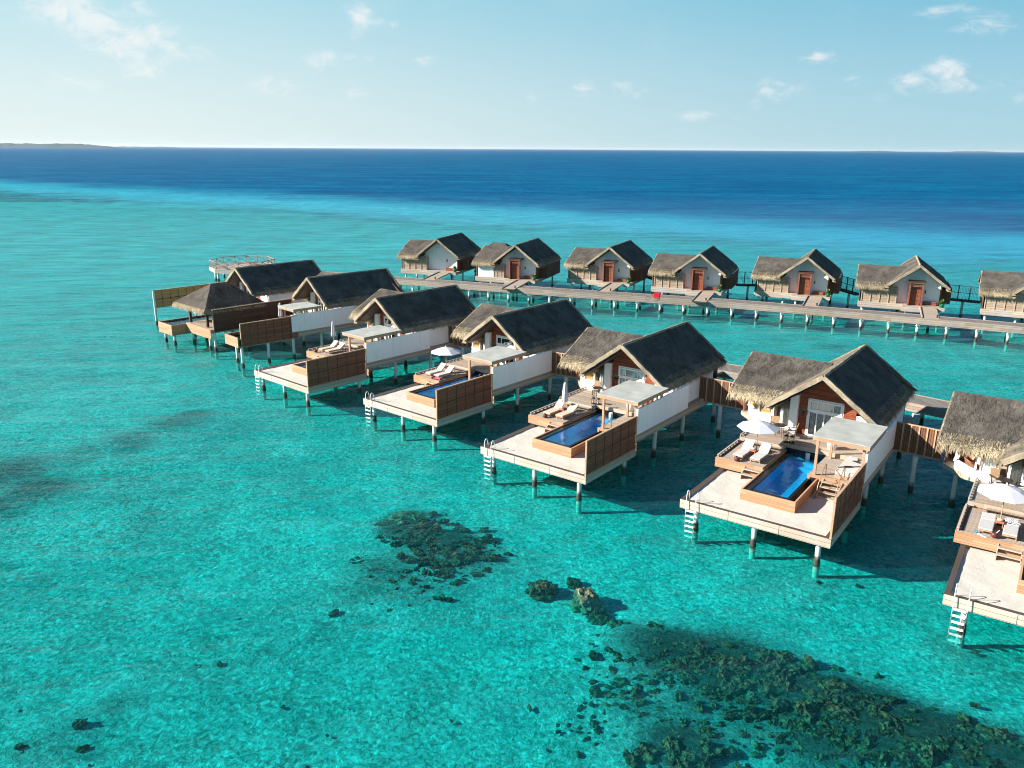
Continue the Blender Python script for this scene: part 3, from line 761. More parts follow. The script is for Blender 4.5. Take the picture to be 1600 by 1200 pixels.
# end villa: big deck with hipped pavilion, pool box at the front, two long screens
f1 = (-30.36, 79.77, R(-43)); o1 = at(f1, -11.4, -3.2)
V[1] = (o1[0], o1[1], R(-43))
def villa_one():
    r = thing('water_villa', (f1[0], f1[1], 0), f1[2], 'end villa of the near row with a hipped pavilion beside its pool box', 'villa', 'thatched water villas of the near row')
    h = bpy.data.objects.new('main_house', None); col.objects.link(h); h.parent = r; h.location = (-11.4, -3.2, 0)
    # the house is built on the root frame, so its parts are shifted one by one
    before = set(o.name for o in bpy.data.objects)
    house(r)
    part('main_deck', 'md1', lambda b: b.prism([(2.4, 8.), (7.9, 8.), (7.9, 19.8), (-2.0, 19.8), (-2.1, 12.3), (-.8, 9.), ], 2.2, ZM - .2), 'deck', r)
    for o in bpy.data.objects:
        if o.name not in before and o.parent == r: o.location = Vector(o.location) + Vector((-11.4, -3.2, 0))
    bpy.data.objects.remove(h)
    D = 2.3
    part('pavilion_deck', None, lambda b: b.prism([(-5.2, -.1), (0, -.1), (0, 8.6), (-4.3, 8.6), (-4.6, 10), (-9.4, 10), (-9.4, 5.1), (-5.25, 5.1), (-5.25, 1.2)], 1.9, D), 'deck', r)
    part('deck_skirt', None, lambda b: (b.box(-5.2, .0, -.17, -.103, 1.35, D + .003), b.box(-5.27, -5.203, -.17, 1.4, 1.5, D + .003)), 'teak', r)
    def bx(b):
        b.box(-8.4, -5.3, -1.75, -1.65, 1.1, 2.2); b.box(-8.4, -8.3, -1.65, 5., 1.1, 2.2); b.box(-5.38, -5.3, -1.65, 5., 1.1, 2.2); b.box(-8.3, -5.38, -1.65, 5, 1.1, 1.2)
    p = part('pool', None, bx, 'teak', r, label='plunge pool in a timber box reaching over the sea')
    part('pool_rim', None, lambda b: (b.box(-8.298, -8., -1.648, 5., 1.2, 2.12), b.box(-8., -6.1, -1.648, -1.2, 1.2, 2.1), b.box(-6.1, -5.382, -1.648, 5, 1.2, 2.08)), 'black', p)
    part('pool_basin', None, lambda b: b.box(-7.998, -6.102, -1.2, 5, 1.2, 1.55), 'tile', p)
    part('pool_water', None, lambda b: b.box(-7.998, -6.102, -1.198, 4.998, 2.05, 2.06), 'pool_water', p)
    screen(r, 'scr1r', 0.05, 0.15, 9.4, 1.95, 4.3, 9, 'long dark slatted screen between the end villa and the next', 'screen_dark')
    screen(r, 'scr1l', -16.9, 1.6, 11.5, 2.0, 4.05, 10, 'long slatted screen standing over open water', 'screen_light')
    part('wall_panel', None, lambda b: (b.box(-9.3, -9.2, 5.5, 7.2, D, 3.6), b.box(-9.2, -8.0, 7.2, 7.3, D, 3.4)), 'white', r)
    # pavilion
    e = [(-6.85, -.45), (-.15, -.45), (-.15, 6.2), (-6.85, 6.2)]; ze = 4.35; rz = 6.35
    ra, rb = (-3.5, 2.1, rz), (-3.5, 3.8, rz)
    E_ = [(x, y, ze) for x, y in e]
    fr_ = [(E_[0], E_[1], ra, ra), (E_[1], E_[2], rb, ra), (E_[2], E_[3], rb, rb), (E_[3], E_[0], ra, rb)]
    def pr(b):
        for A, B, C, D_ in fr_: slab(b, A, B, C, D_, .25, 14, 8, .03)
    pv = part('pavilion_roof', None, pr, 'thatch', r)
    part('thatch_strands', None, lambda b: [strands(b, A, B, C, D_, 70, (.2, .45), .04, .15) for A, B, C, D_ in fr_], 'thatch', pv)
    def fg(b):
        for A, B, o in ((E_[0], E_[1], (0, -1, 0)), (E_[1], E_[2], (1, 0, 0)), (E_[2], E_[3], (0, 1, 0)), (E_[3], E_[0], (-1, 0, 0))):
            eave(b, A, B, o, .5, .25); fringe(b, A, B, o, .5, .3, 40)
    part('eave_fringe', None, fg, 'thatch_light', pv)
    for x, y in ((-5.1, .3), (-1.4, .3), (-5.1, 5.6), (-1.4, 5.6)):
        o = part('post', 'pvpost', lambda b: b.box(-.12, .12, -.12, .12, 2.3, 4.2), 'dark_wood', r); o.location = (x, y, 0)
    stilts(r, 's', [(0, .25, 1.95), (.05, 3.2, 1.95), (.05, 6.3, 1.95), (-16.9, 1.7, 4.0), (-16.9, 6.5, 2.0), (-16.9, 11.2, 2.0), (-1.2, .3, 1.9), (-5.0, .4, 1.9), (-7.9, -1.3, 1.1), (-5.8, -1.3, 1.1), (-7.9, 1.9, 1.1), (-5.8, 2.2, 1.1),
                    (-1.2, 4.5, 1.9), (-5., 4.8, 1.9), (-1.2, 8.2, 1.9), (-5, 8.2, 1.9), (-9.1, 6, 1.9), (-9., 9.6, 1.9), (-4.5, 12, 2.2), (-4.2, 16, 2.2), (-13, 9.5, 2.2), (-13, 14, 2.2)])
villa_one()

# ------------------------------------------------------------------ far row
FV = {1: (-11.36, 121.14, R(-18.4)), 2: (.3, 113.8, R(-20.6)), 3: (13.31, 111.89, R(-24.3)), 4: (24.28, 105.29, R(-22.9)), 5: (37.23, 102.3, R(-25)), 6: (48.07, 95.3, R(-23.1)), 7: (60.29, 90.11, R(-28.5))}
def far_villa(v, kind, label):
    r = thing('water_villa', (v[0], v[1], 0), v[2], label, 'villa', 'thatched water villas of the far row')
    gable_roof(r, 'fmain', -3.3, 3.45, 0, 9.86, 0, 7.11, 4.55, drop=.5, dens=30)
    wing_roof(r, 'fwing', -6.75, -3.05, .55, 9.5, 5.02, 6.28, 4.4, drop=.5, dens=35, x1r=-.7)
    F = 2.29; Z = lambda x: 7.11 - .35 - .74 * abs(x)
    part('gable_wall', 'fgw', lambda b: b.wall([(-2.75, F), (2.6, F), (2.6, Z(2.6)), (0, Z(0)), (-2.75, Z(-2.75))], 1.5, 1.65), 'white', r)
    def sw(b):
        b.box(2.6, 2.72, 1.5, 9.4, F, 4.5); b.box(-6.2, 2.6, 9.2, 9.3, F, 4.6); b.box(-6.25, -6.15, .8, 9.2, F, 4.5)
        b.box(2.72, 3.9, 3.0, 3.1, F, 4.3); b.box(3.85, 3.95, 3.1, 8.8, F, 4.2)
    part('side_wall', 'fsw', sw, 'brown_wall', r)
    if kind == 'white':
        part('wing_wall', 'fwww', lambda b: b.box(-5.95, -3.55, .75, .87, 2.0, 4.35), 'white', r, label='white painted wing wall')
        part('wing_panel', 'fwwp', lambda b: (b.box(-3.5, -2.0, .75, .85, F, 4.1)), 'far_panel', r)
    else:
        part('wing_wall', 'fwwb', lambda b: b.box(-5.95, -2.1, .78, .87, 2.05, 4.35), 'far_panel', r)
    def bat(b):
        xs = (-5.95, -4.95, -3.95, -2.95, -2.1) if kind != 'white' else (-3.5, -2.98, -2.46, -2.0)
        for x in xs: b.box(x - .05, x + .05, .71, .78, F, 4.2)
        b.box(-2.05, -1.95, .78, 1.5, F, 4.1)
    part('panel_batten', 'fbat' + kind, bat, 'fascia', r)
    if kind != 'noporch':
        def pch(b):
            x0, x1 = -.85, .72; y0 = -.05
            for x in (x0, x1 - .16):
                b.box(x, x + .16, y0, y0 + .16, F - .2, 4.95); b.box(x + .02, x + .1, y0 + .16, 1.5, F, 4.9) if x == x0 else None
            b.box(x0 - .06, x1 + .06, y0 - .06, 1.5, 4.95, 5.1)
            for i in range(4): b.box(x0 + .16, x1 - .16, y0 + .1, y0 + .14, 4.55 + i * .1, 4.6 + i * .1)
        pc = part('door_porch', 'fpch', pch, 'red_door', r, label='red brown timber door porch')
        part('door', 'fdoor', lambda b: (b.box(-.62, .5, .35, .41, F, 4.5), b.box(-.25, .15, .33, .35, F + .3, 4.3)), 'red_door', pc)
        part('porch_cap', 'fcap', lambda b: b.box(-1., .9, -.16, 1.5, 5.1, 5.16), 'dark_wood', pc)
    part('bench', 'fbench', lambda b: (b.box(1.0, 2.45, 1.0, 1.48, F + .3, F + .4), b.box(1.0, 1.1, 1.02, 1.48, F, F + .3), b.box(2.35, 2.45, 1.02, 1.48, F, F + .3), b.box(1.0, 2.45, 1.04, 1.06, F, F + .3)), 'red_door', r)
    part('wall_lamp', 'flamp', lambda b: (b.box(.98, 1.1, 1.38, 1.5, 3.6, 3.95), b.box(-2.2, -2.1, 1.42, 1.5, 3.0, 3.3)), 'dark_metal', r)
    def plat(b):
        b.prism([(-6.1, .6), (-1.4, .6), (-1.4, -.35), (3.1, -.35), (3.1, 9.8), (-6.3, 9.8)], 2.12, F)
    part('porch_deck', 'fpl', plat, 'deck', r)
    def fs(b):
        b.box(-6.1, -1.4, .5, .597, 1.62, F + .003); b.box(-1.45, .6, -.45, -.353, 1.62, F + .003); b.box(2.3, 3.1, -.45, -.353, 1.9, F + .003)
        b.box(3.1, 3.18, -.45, 9.8, 1.9, F)
        b.hexa([(-6.3, .5, 1.7), (-6.1, .5, 1.62), (-6.1, 2., 1.62), (-6.3, 2., 1.7)], [(-6.3, .5, F), (-6.1, .5, F), (-6.1, 2., F), (-6.3, 2., F)])
    part('deck_fascia', 'ffs', fs, 'fascia', r)
    def rp(b):
        b.hexa([(.6, -6.3, 1.85), (2.3, -6.3, 1.85), (2.3, -.36, 2.15), (.6, -.36, 2.15)], [(.6, -6.3, 2.01), (2.3, -6.3, 2.01), (2.3, -.36, F - .005), (.6, -.36, F - .005)])
        b.hexa([(.5, -6.3, 1.8), (.59, -6.3, 1.8), (.59, -.46, 2.1), (.5, -.46, 2.1)], [(.5, -6.3, 2.12), (.59, -6.3, 2.12), (.59, -.46, 2.4), (.5, -.46, 2.4)])
    part('ramp', 'frp', rp, 'deck', r)
    part('path_lamp', 'fpl2', lambda b: (b.lathe([(0, 0), (.09, 0), (.09, .28), (.12, .3), (.0, .4)], (2.1, -5.5, 2.0), 8)), 'dark_metal', r)
    stilts(r, 'f', [(-5.7, 1.1, 1.7), (-2.6, 1.1, 1.7), (-.9, -.1, 1.7), (2.7, -.1, 1.9), (2.7, 3.6, 2.1), (-5.7, 5, 2.1), (-5.7, 9, 2.1), (-1.4, 9, 2.1), (2.7, 9, 2.1), (1.5, -3.2, 1.9)])
    return r
far_labels = {1: 'farthest left villa of the far row, blank white gable without a door porch',
              2: 'second villa from the left in the far row, with white wing wall and red porch',
              3: 'third villa from the left in the far row, pale plank wing wall',
              4: 'fourth villa from the left in the far row, right behind the red tricycle',
              5: 'third villa from the right in the far row, ramp straight onto the jetty',
              6: 'second villa from the right in the far row, red porch and sunlit thatch ridge',
              7: 'villa cut by the right edge of the photo behind the long jetty'}
for k, v in FV.items(): far_villa(v, {1: 'noporch', 2: 'white'}.get(k, 'plank') if k != 1 else 'noporch', far_labels[k])

# the terrace pavilion roof that shows behind the second far villa
def far_pavilion(loc, rz, label):
    r = thing('pavilion', loc, rz, label, 'pavilion')
    E_ = [(-3.2, -3, 4.4), (3.2, -3, 4.4), (3.2, 3, 4.4), (-3.2, 3, 4.4)]; ra, rb = (-1., 0, 6.3), (1., 0, 6.3)
    def f(b):
        for A, B, C, D_ in ((E_[0], E_[1], rb, ra), (E_[1], E_[2], rb, rb), (E_[2], E_[3], ra, rb), (E_[3], E_[0], ra, ra)): slab(b, A, B, C, D_, .3, 10, 6); strands(b, A, B, C, D_, 20)
    part('thatched_roof', None, f, 'thatch', r)
    for x in (-2.6, 2.6):
        for y in (-2.4, 2.4): part('post', 'fpp', lambda b: b.box(-.1, .1, -.1, .1, -1.7, 4.3), 'dark_wood', r).location = (x, y, 0)
    part('deck', None, lambda b: b.box(-3, 3, -2.8, 2.8, 2.0, 2.25), 'deck', r)
p = back(780, 379, 6.3)
far_pavilion((p[0], p[1], 0), R(-20), 'hipped thatched pavilion peeking out behind the second villa of the far row')

# ------------------------------------------------------------------ jetties
def jetty(name, pts, w, ztop, zbot, label, step, front_only=None, first=0.):
    r = thing(name, (0, 0, 0), 0, label, 'jetty')
    pts = [Vector((x, y, 0)) for x, y in pts]
    r.location = pts[0]
    P = [p - pts[0] for p in pts]
    nrm = []
    for i in range(len(P)):
        d = (P[min(i + 1, len(P) - 1)] - P[max(i - 1, 0)]).normalized(); nrm.append(Vector((-d.y, d.x, 0)))
    def deck(b):
        for i in range(len(P) - 1):
            a, c = P[i], P[i + 1]; na, nc = nrm[i] * (w - .1), nrm[i + 1] * (w - .1); e1 = nrm[i] * .1; e2 = nrm[i + 1] * .1
            b.hexa([(*(a + e1).xy, ztop - .1), (*(c + e2).xy, ztop - .1), (*(c + nc).xy, ztop - .1), (*(a + na).xy, ztop - .1)], [(*(a + e1).xy, ztop), (*(c + e2).xy, ztop), (*(c + nc).xy, ztop), (*(a + na).xy, ztop)])
    part('walkway_deck', None, deck, 'deck_jetty', r)
    def fas(b):
        for i in range(len(P) - 1):
            for o in (0., w - .1):
                a, c = P[i] + nrm[i] * o, P[i + 1] + nrm[i + 1] * o; a2, c2 = a + nrm[i] * .1, c + nrm[i + 1] * .1
                b.hexa([(*a.xy, zbot), (*c.xy, zbot), (*c2.xy, zbot), (*a2.xy, zbot)], [(*a.xy, ztop + .05), (*c.xy, ztop + .05), (*c2.xy, ztop + .05), (*a2.xy, ztop + .05)])
    part('edge_beam', None, fas, 'jetty_beam', r)
    # stilts along both sides
    L = 0.; seg = []
    for i in range(len(P) - 1): seg.append((L, (P[i + 1] - P[i]).length, i)); L += seg[-1][1]
    s = first; ps = []
    while s < L:
        for l0, ln, i in seg:
            if l0 <= s <= l0 + ln:
                q = P[i] + (P[i + 1] - P[i]) * ((s - l0) / ln); ps.append(q + nrm[i] * .25); ps.append(q + nrm[i] * (w - .3))
        s += step
    def mk(b):
        b.lathe([(.15, -1.75), (.15, zbot)], n=12); b.box(-.2, .2, -.2, .2, zbot - .25, zbot)
    for q in ps[:90]:
        o = part('stilt', name + 'st', mk, 'stilt', r, smooth=False); o.location = q
    return r
fj = []
for x, y in ((560, 440.5), (620.5, 444.5), (745, 454), (870, 463.3), (1000, 472.2), (1137, 481.5), (1250, 491), (1375, 501.5), (1490, 512), (1600, 522)): fj.append(back(x, y, 1.3))
a, c = Vector(fj[-2]), Vector(fj[-1]); fj.append(tuple(c + (c - a).normalized() * 18))
a, c = Vector(fj[1]), Vector(fj[0]); a = Vector(fj[1]); c = a + (a - Vector(fj[3])).normalized() * 22
pts = [tuple(c)] + fj[1:]
jetty('jetty', pts, 2.3, 2.0, 1.32, 'long timber jetty on white stilts in front of the far row of villas', 2.95, first=.8)
nj = []
for k in (2, 3, 4, 5, 6, 7): nj.append(at(V[k], 4., 25.6)[:2])
nj.append(at(V[7], 22., 25.0)[:2])
jetty('jetty', nj, 2.6, 2.1, 1.5, 'timber walkway passing behind the near row, seen between thatched roofs', 3.2, first=1.)

# viewing platform
def platform():
    c0 = Vector((*back(381, 416, 1.9), 0)); c0.y -= .5
    r = thing('viewing_platform', c0, R(-12), 'round timber viewing platform with crossed white railings on open water', 'viewing platform')
    n = 8; rad = 5.0
    poly = [(rad * math.cos(2 * math.pi * (i + .5) / n), rad * 1.0 * math.sin(2 * math.pi * (i + .5) / n)) for i in range(n)]
    part('platform_deck', None, lambda b: b.prism(poly, 1.85, 2.0), 'deck', r)
    def sk(b):
        for i in range(n):
            a, c = Vector((*poly[i], 0)), Vector((*poly[(i + 1) % n], 0)); o = ((a + c) / 2).normalized() * .1
            b.hexa([(*(a + o).xy, 1.45), (*(c + o).xy, 1.45), (*c.xy, 1.45), (*a.xy, 1.45)], [(*(a + o).xy, 2.05), (*(c + o).xy, 2.05), (*c.xy, 2.05), (*a.xy, 2.05)])
    part('edge_beam', None, sk, 'fascia', r)
    def rl(b):
        for i in range(n):
            a, c = Vector((*poly[i], 0)) * .98, Vector((*poly[(i + 1) % n], 0)) * .98; m = (a + c) / 2
            for p in (a, m): b.bar((p.x, p.y, 2.0), (p.x, p.y, 3.1), .1)
            b.bar((a.x, a.y, 3.05), (c.x, c.y, 3.05), .09)
            for p, q in ((a, m), (m, c)):
                b.bar((p.x, p.y, 2.1), (q.x, q.y, 3.0), .06); b.bar((p.x, p.y, 3.0), (q.x, q.y, 2.1), .06)
    part('railing', None, rl, 'jetty_beam', r)
    for x, y in ((-2.9, -3.2), (2.9, -3.2), (-3.4, 0), (3.4, 0), (-2.9, 3.2), (2.9, 3.2), (0, 0), (-2.2, -3.6)):
        part('stilt', 'vpst', lambda b: b.lathe([(.16, -1.75), (.16, 1.85)], n=12), 'stilt', r).location = (x, y, 0)
platform()

# ------------------------------------------------------------------ fences between villas
def fence(p, q, z0, z1, m, label, n=6, kind='board'):
    p, q = Vector((*p, 0)), Vector((*q, 0)); L = (q - p).length
    r = thing('privacy_fence', p, math.atan2(q.y - p.y, q.x - p.x), label, 'fence', 'fences between neighbouring villas')
    if kind == 'board':
        part('board_panel', None, lambda b: b.box(0, L, -.02, .02, z0 + .1, z1 - .03), m, r)
        part('top_rail', None, lambda b: b.box(0, L, -.05, .05, z1 - .03, z1 + .03), 'screen_frame', r)
        part('bottom_rail', None, lambda b: b.box(0, L, -.05, .05, z0, z0 + .1), 'screen_frame', r)
        for i in range(1, n): part('fence_post', None, lambda b: b.box(-.04, .04, -.07, .07, z0 + .1, z1 - .03), 'screen_frame', r).location = (L * i / n, 0, 0)
    else:
        def bars(b):
            for z in (z0 + .05, (z0 + z1) / 2, z1): b.bar((0, 0, z), (L, 0, z), .06)
            k = int(L / .16)
            for i in range(k): b.bar((L * i / k, 0, z0), (L * i / k, 0, z1), .022)
        part('rail_bars', None, bars, 'dark_metal', r)
        part('walk_beam', None, lambda b: b.box(0, L, -.5, .5, z0 - .2, z0), 'dark_wood', r)
        for i in (1, 2): part('fence_post', None, lambda b: b.box(-.05, .05, -.06, .06, z0, z1 + .05), 'dark_wood', r).location = (L * i / 3, 0, 0)
    part('stilt', 'fst', lambda b: b.lathe([(.15, -1.75), (.15, 2.3)], n=12), 'stilt' if kind == 'board' else 'dark_wood', r, smooth=True).location = (L * .5, 0, 0)
words = {2: 'between the villa without sand and the next to its right', 3: 'between the villa hiding its pool and the pink towel villa', 4: 'between the pink towel villa and the folded parasol villa',
         5: 'between the folded parasol villa and the villa with the pergola bed', 6: 'nearest the camera, ending at the copper bathtub bay'}
for k in (2, 3, 4, 5, 6):
    fence(at(V[k], *((7.98, 13.15) if k in (4, 6) else (7.55, 15.9)))[:2], at(V[k + 1], -2.3, 15.3)[:2], 2.35, 4.2, 'brown_wall', 'dark boarded fence ' + words[k])
fw = {3: 'third and fourth villas of the far row', 4: 'fourth and fifth villas of the far row', 5: 'fifth and sixth villas of the far row', 6: 'sixth and seventh villas of the far row'}
for k in (3, 4, 5, 6):
    fence(at(FV[k], 3.9, 7.5)[:2], at(FV[k + 1], -6.3, 6.0)[:2], 2.3, 4.0, 'dark_wood', 'dark see-through railing bridging the gap between the ' + fw[k], kind='bars')

# ------------------------------------------------------------------ deck furniture
def lounger(v, x, y, rz, m, label, back_up=.5, flat=False):
    X, Y, _ = at(v, x, y); r = thing('sun_lounger', (X, Y, ZL), v[2] + rz, label, 'sun lounger', 'sun loungers on the villa decks')
    def fr(b):
        for s in (-.31, .27): b.box(s, s + .04, 0, 1.95, .16, .22)
        for yy in (0., 1.2, 1.91): b.box(-.27, .27, yy, yy + .04, .165, .215)
    f = part('lounger_frame', 'lfr', fr, 'teak_plain', r)
    for s in (-.29, .25):
        for yy in (.08, 1.8): part('leg', 'lleg', lambda b: b.box(0, .05, 0, .05, 0, .16), 'teak_plain', r).location = (s, yy, 0)
    part('seat_cushion', 'lseat' + m, lambda b: b.box(-.31, .31, .01, 1.22, .222, .31), m, r, bevel=.03)
    a = R(back_up); L = .78
    def bk(b):
        lo = [(-.31, 1.23, .225), (.31, 1.23, .225), (.31, 1.23 + L * math.cos(a), .225 + L * math.sin(a)), (-.31, 1.23 + L * math.cos(a), .225 + L * math.sin(a))]
        o = Vector((0, -math.sin(a), math.cos(a))) * .09
        b.hexa(lo, [tuple(Vector(p) + o) for p in lo])
    part('back_cushion', 'lback%s%d' % (m, back_up), bk, m, r, bevel=.03)
    part('back_support', 'lsup%d' % back_up, lambda b: [b.bar((s, 1.23 + L * .75 * math.cos(a), .2 + L * .75 * math.sin(a)), (s, 1.85, .2), .03) for s in (-.24, .24)], 'teak_plain', r)
    return r

def parasol(v, x, y, opened, label, z0=ZL, h=2.3, rad=1.3, pole='teak_plain'):
    X, Y, _ = at(v, x, y); r = thing('parasol', (X, Y, z0), v[2], label, 'parasol')
    part('pole', 'ppole%.1f' % h, lambda b: b.tube([(0, 0, .05), (0, 0, h)], .028, 8), pole, r)
    part('base', 'pbase', lambda b: b.lathe([(0, .07), (.22, .07), (.24, .0), (0, 0)], n=14), 'dark_metal', r)
    if opened:
        def cn(b):
            n = 8; top = (0, 0, h); ring = [(rad * math.cos(2 * math.pi * (i + .5) / n), rad * math.sin(2 * math.pi * (i + .5) / n), h - .46) for i in range(n)]
            mid = [(rad * .5 * math.cos(2 * math.pi * (i + .5) / n), rad * .5 * math.sin(2 * math.pi * (i + .5) / n), h - .19) for i in range(n)]
            mids = []
            for i in range(n):
                t = 2 * math.pi * (i + 1) / n; mids.append((rad * .93 * math.cos(t), rad * .93 * math.sin(t), h - .46 + .0))
            b.v += [top] + mid + ring + mids; o = len(b.v) - 1 - 3 * n
            for i in range(n):
                j = (i + 1) % n
                b.f.append((o, o + 1 + i, o + 1 + j)); b.f.append((o + 1 + i, o + 1 + n + i, o + 1 + 2 * n + i)); b.f.append((o + 1 + i, o + 1 + 2 * n + i, o + 1 + j)); b.f.append((o + 1 + j, o + 1 + 2 * n + i, o + 1 + n + j))
        c = part('canopy', 'pcan%.2f%.2f' % (rad, h), cn, 'canvas', r)
        s = c.modifiers.new('thickness', 'SOLIDIFY'); s.thickness = .015
        def rb(b):
            for i in range(8):
                t = 2 * math.pi * (i + .5) / 8; b.bar((0, 0, h - .06), (rad * math.cos(t), rad * math.sin(t), h - .49), .02)
        part('rib', 'prib%.2f%.2f' % (rad, h), rb, 'teak_plain', r)
        part('finial', 'pfin%.2f' % h, lambda b: b.lathe([(.0, h + .1), (.04, h + .05), (.05, h), (.0, h - .01)], n=8), 'canvas', r)
    else:
        def cn(b):
            n = 16; prof = [(.02, h + .05), (.09, h - .12), (.13, h - .3), (.17, h - .8), (.2, h - 1.2), (.17, h - 1.32), (.04, h - 1.3)]
            base = len(b.v)
            for q, (rr, z) in enumerate(prof):
                for j in range(n):
                    t = 2 * math.pi * j / n; k = rr * (1 + (.16 if j % 2 else -.16) * min(1, q / 2))
                    b.v.append((k * math.cos(t), k * math.sin(t), z))
            for q in range(len(prof) - 1):
                for j in range(n): b.f.append((base + q * n + j, base + (q + 1) * n + j, base + (q + 1) * n + (j + 1) % n, base + q * n + (j + 1) % n))
            b.lathe([(0, h + .1), (.1, h + .0), (.11, h - .1), (.07, h - .13)], n=10)
        part('folded_canopy', 'pfc%.1f' % h, cn, 'canvas', r)
    return r

def table_side(v, x, y, label, m='orange'):
    X, Y, _ = at(v, x, y); r = thing('side_table', (X, Y, ZL), v[2], label, 'side table', 'side tables between the loungers')
    part('table_top', 'stt' + m, lambda b: b.box(-.2, .2, -.2, .2, .33, .38), m, r, bevel=.01)
    for sx in (-.16, .13):
        for sy in (-.16, .13): part('leg', 'stl' + m, lambda b: b.box(0, .04, 0, .04, 0, .33), m, r).location = (sx, sy, 0)
    t = part('rolled_towel', 'roll', lambda b: b.tube([(-.12, 0, .06), (.12, 0, .06)], .07, 10), 'cushion', None, smooth=True)
    t.location = (X, Y, ZL + .39); t.rotation_euler = (0, 0, v[2]); return r, t

def coconut(v, x, y, label, z=ZL):
    X, Y, _ = at(v, x, y); r = thing('coconut_drink', (X, Y, z), v[2], label, 'coconut bowl', 'coconut bowls on the lounge decks')
    part('shell', 'cocs', lambda b: (b.lathe([(0, 0), (.09, .01), (.16, .08), (.175, .16), (.14, .25), (.09, .285), (.08, .26), (0, .24)], n=16)), 'coconut', r, smooth=True)
    part('straw', 'cocst', lambda b: b.tube([(.03, 0, .2), (.16, .03, .42)], .012, 6), 'white_paint', r)

def lantern(v, x, y, label, z=ZM):
    X, Y, _ = at(v, x, y); r = thing('lantern', (X, Y, z), v[2], label, 'lantern', 'lanterns on the main decks')
    def fr(b):
        b.lathe([(.02, .52), (.13, .42), (.15, .40)], n=12); b.lathe([(.15, .0), (.15, .05)], n=12); b.lathe([(0, 0), (.15, 0)], n=12)
        for i in range(6):
            t = i * math.pi / 3; b.bar((.14 * math.cos(t), .14 * math.sin(t), .04), (.14 * math.cos(t), .14 * math.sin(t), .42), .018)
        b.tube([(-.1, 0, .45), (-.07, 0, .6), (.07, 0, .6), (.1, 0, .45)], .012, 6)
    part('lantern_frame', 'lan', fr, 'dark_metal', r)
    part('candle', 'lanc', lambda b: (b.lathe([(.05, .05), (.05, .2), (0, .2)], n=10)), 'cushion', r)

def dining(v, x, y, which, n=2):
    X, Y, _ = at(v, x, y); r = thing('dining_table', (X, Y, ZM), v[2], 'small round dark table ' + which, 'table', 'small tables on the main decks')
    part('table_top', 'dtt', lambda b: b.lathe([(0, .72), (.36, .72), (.36, .75), (0, .75)], n=20), 'dark_metal', r)
    for i in range(4): part('leg', 'dtl', lambda b: b.tube([(.28, 0, 0), (.2, 0, .72)], .02, 6), 'dark_metal', r).rotation_euler = (0, 0, R(45 + 90 * i))
    for j, (dx, dy, rz) in enumerate(((-.45, .55, R(200)), (.75, .05, R(100)))[:n]):
        X, Y, _ = at(v, x + dx, y + dy)
        c = thing('armchair', (X, Y, ZM), v[2] + rz, ('rattan backed chair behind the table ', 'rattan chair at the right of the table ')[j] + which, 'chair', 'rattan chairs on the main decks')
        part('seat', 'cseat', lambda b: b.box(-.24, .24, -.22, .24, .4, .46), 'grey_cushion', c, bevel=.02)
        part('backrest', 'cback', lambda b: b.hexa([(-.22, -.22, .46), (.22, -.22, .46), (.22, -.18, .46), (-.22, -.18, .46)], [(-.25, -.38, .98), (.25, -.38, .98), (.25, -.33, .98), (-.25, -.33, .98)]), 'rattan', c, bevel=.015)
        part('armrest', 'carm', lambda b: [b.bar((s, -.25, .64), (s, .2, .64), .045) for s in (-.27, .27)] + [b.bar((s, .2, .0), (s, .2, .64), .035) for s in (-.27, .27)], 'dark_metal', c)
        for sx in (-.22, .22):
            for sy in (-.18, .2): part('leg', 'cleg', lambda b: b.tube([(0, 0, 0), (0, 0, .4)], .02, 6), 'dark_metal', c).location = (sx, sy, 0)

def towel(v, x, y, z, m, label, sx=.3, sy=.25, h=.05, seed=1, name='towel'):
    X, Y, _ = at(v, x, y); n = 14
    def f(b):
        base = len(b.v)
        for j in range(n + 1):
            for i in range(n + 1):
                u, w = i / n * 2 - 1, j / n * 2 - 1
                e = mnoise.noise(Vector((u * 1.2 + seed, w * 1.2, seed)))
                b.v.append((sx * u * (1 + .2 * e), sy * w * (1 - .25 * e), h * (.5 + abs(mnoise.noise(Vector((u * 2.5, w * 2.5 + seed, 5)))) * 1.2)))
        for j in range(n):
            for i in range(n):
                q = base + j * (n + 1) + i; b.f.append((q, q + 1, q + n + 2, q + n + 1))
    o = part(name, None, f, m, None, smooth=True); o.location = (X, Y, z); o.rotation_euler = (0, 0, v[2] + R(12))
    s = o.modifiers.new('thickness', 'SOLIDIFY'); s.thickness = .02
    tag(o, label, 'towel'); return o

LX = ((.88, 5.95), (1.9, 6.0))
lounger(V[7], .88, 5.95, 0, 'grey_cushion', 'pale grey lounger left of the side table at the right edge villa', 4)
lounger(V[7], 1.9, 5.95, 0, 'grey_cushion', 'pale grey lounger carrying a striped towel at the right edge villa', 4)
lounger(V[6], .88, 5.95, R(-3), 'cushion', 'white lounger nearest the deck edge on the pergola bed villa', 38)
lounger(V[6], 1.9, 6.0, R(-3), 'cushion', 'white lounger beside the pool on the pergola bed villa', 38)
lounger(V[5], .9, 6.0, R(-3), 'beige', 'beige lounger left of the folded parasol of the middle villa', 42)
lounger(V[5], 1.9, 6.05, R(-3), 'beige', 'beige lounger between the folded parasol and the pool', 30)
lounger(V[4], .88, 6.0, R(-3), 'cushion', 'white lounger left of the parasol pole at the pink towel villa', 40)
lounger(V[4], 1.85, 6.0, R(-3), 'cushion', 'white lounger right behind the pink towel', 38)
lounger(V[3], .95, 6.2, R(-3), 'beige', 'beige lounger at the deck edge of the villa hiding its pool', 40)
lounger(V[3], 1.9, 6.2, R(-3), 'beige', 'beige lounger behind the slatted screen, right of the folded parasol', 34)
parasol(V[7], 1.38, 7.7, True, 'open white parasol nearest the camera, at the right edge', h=2.1, rad=1.28)
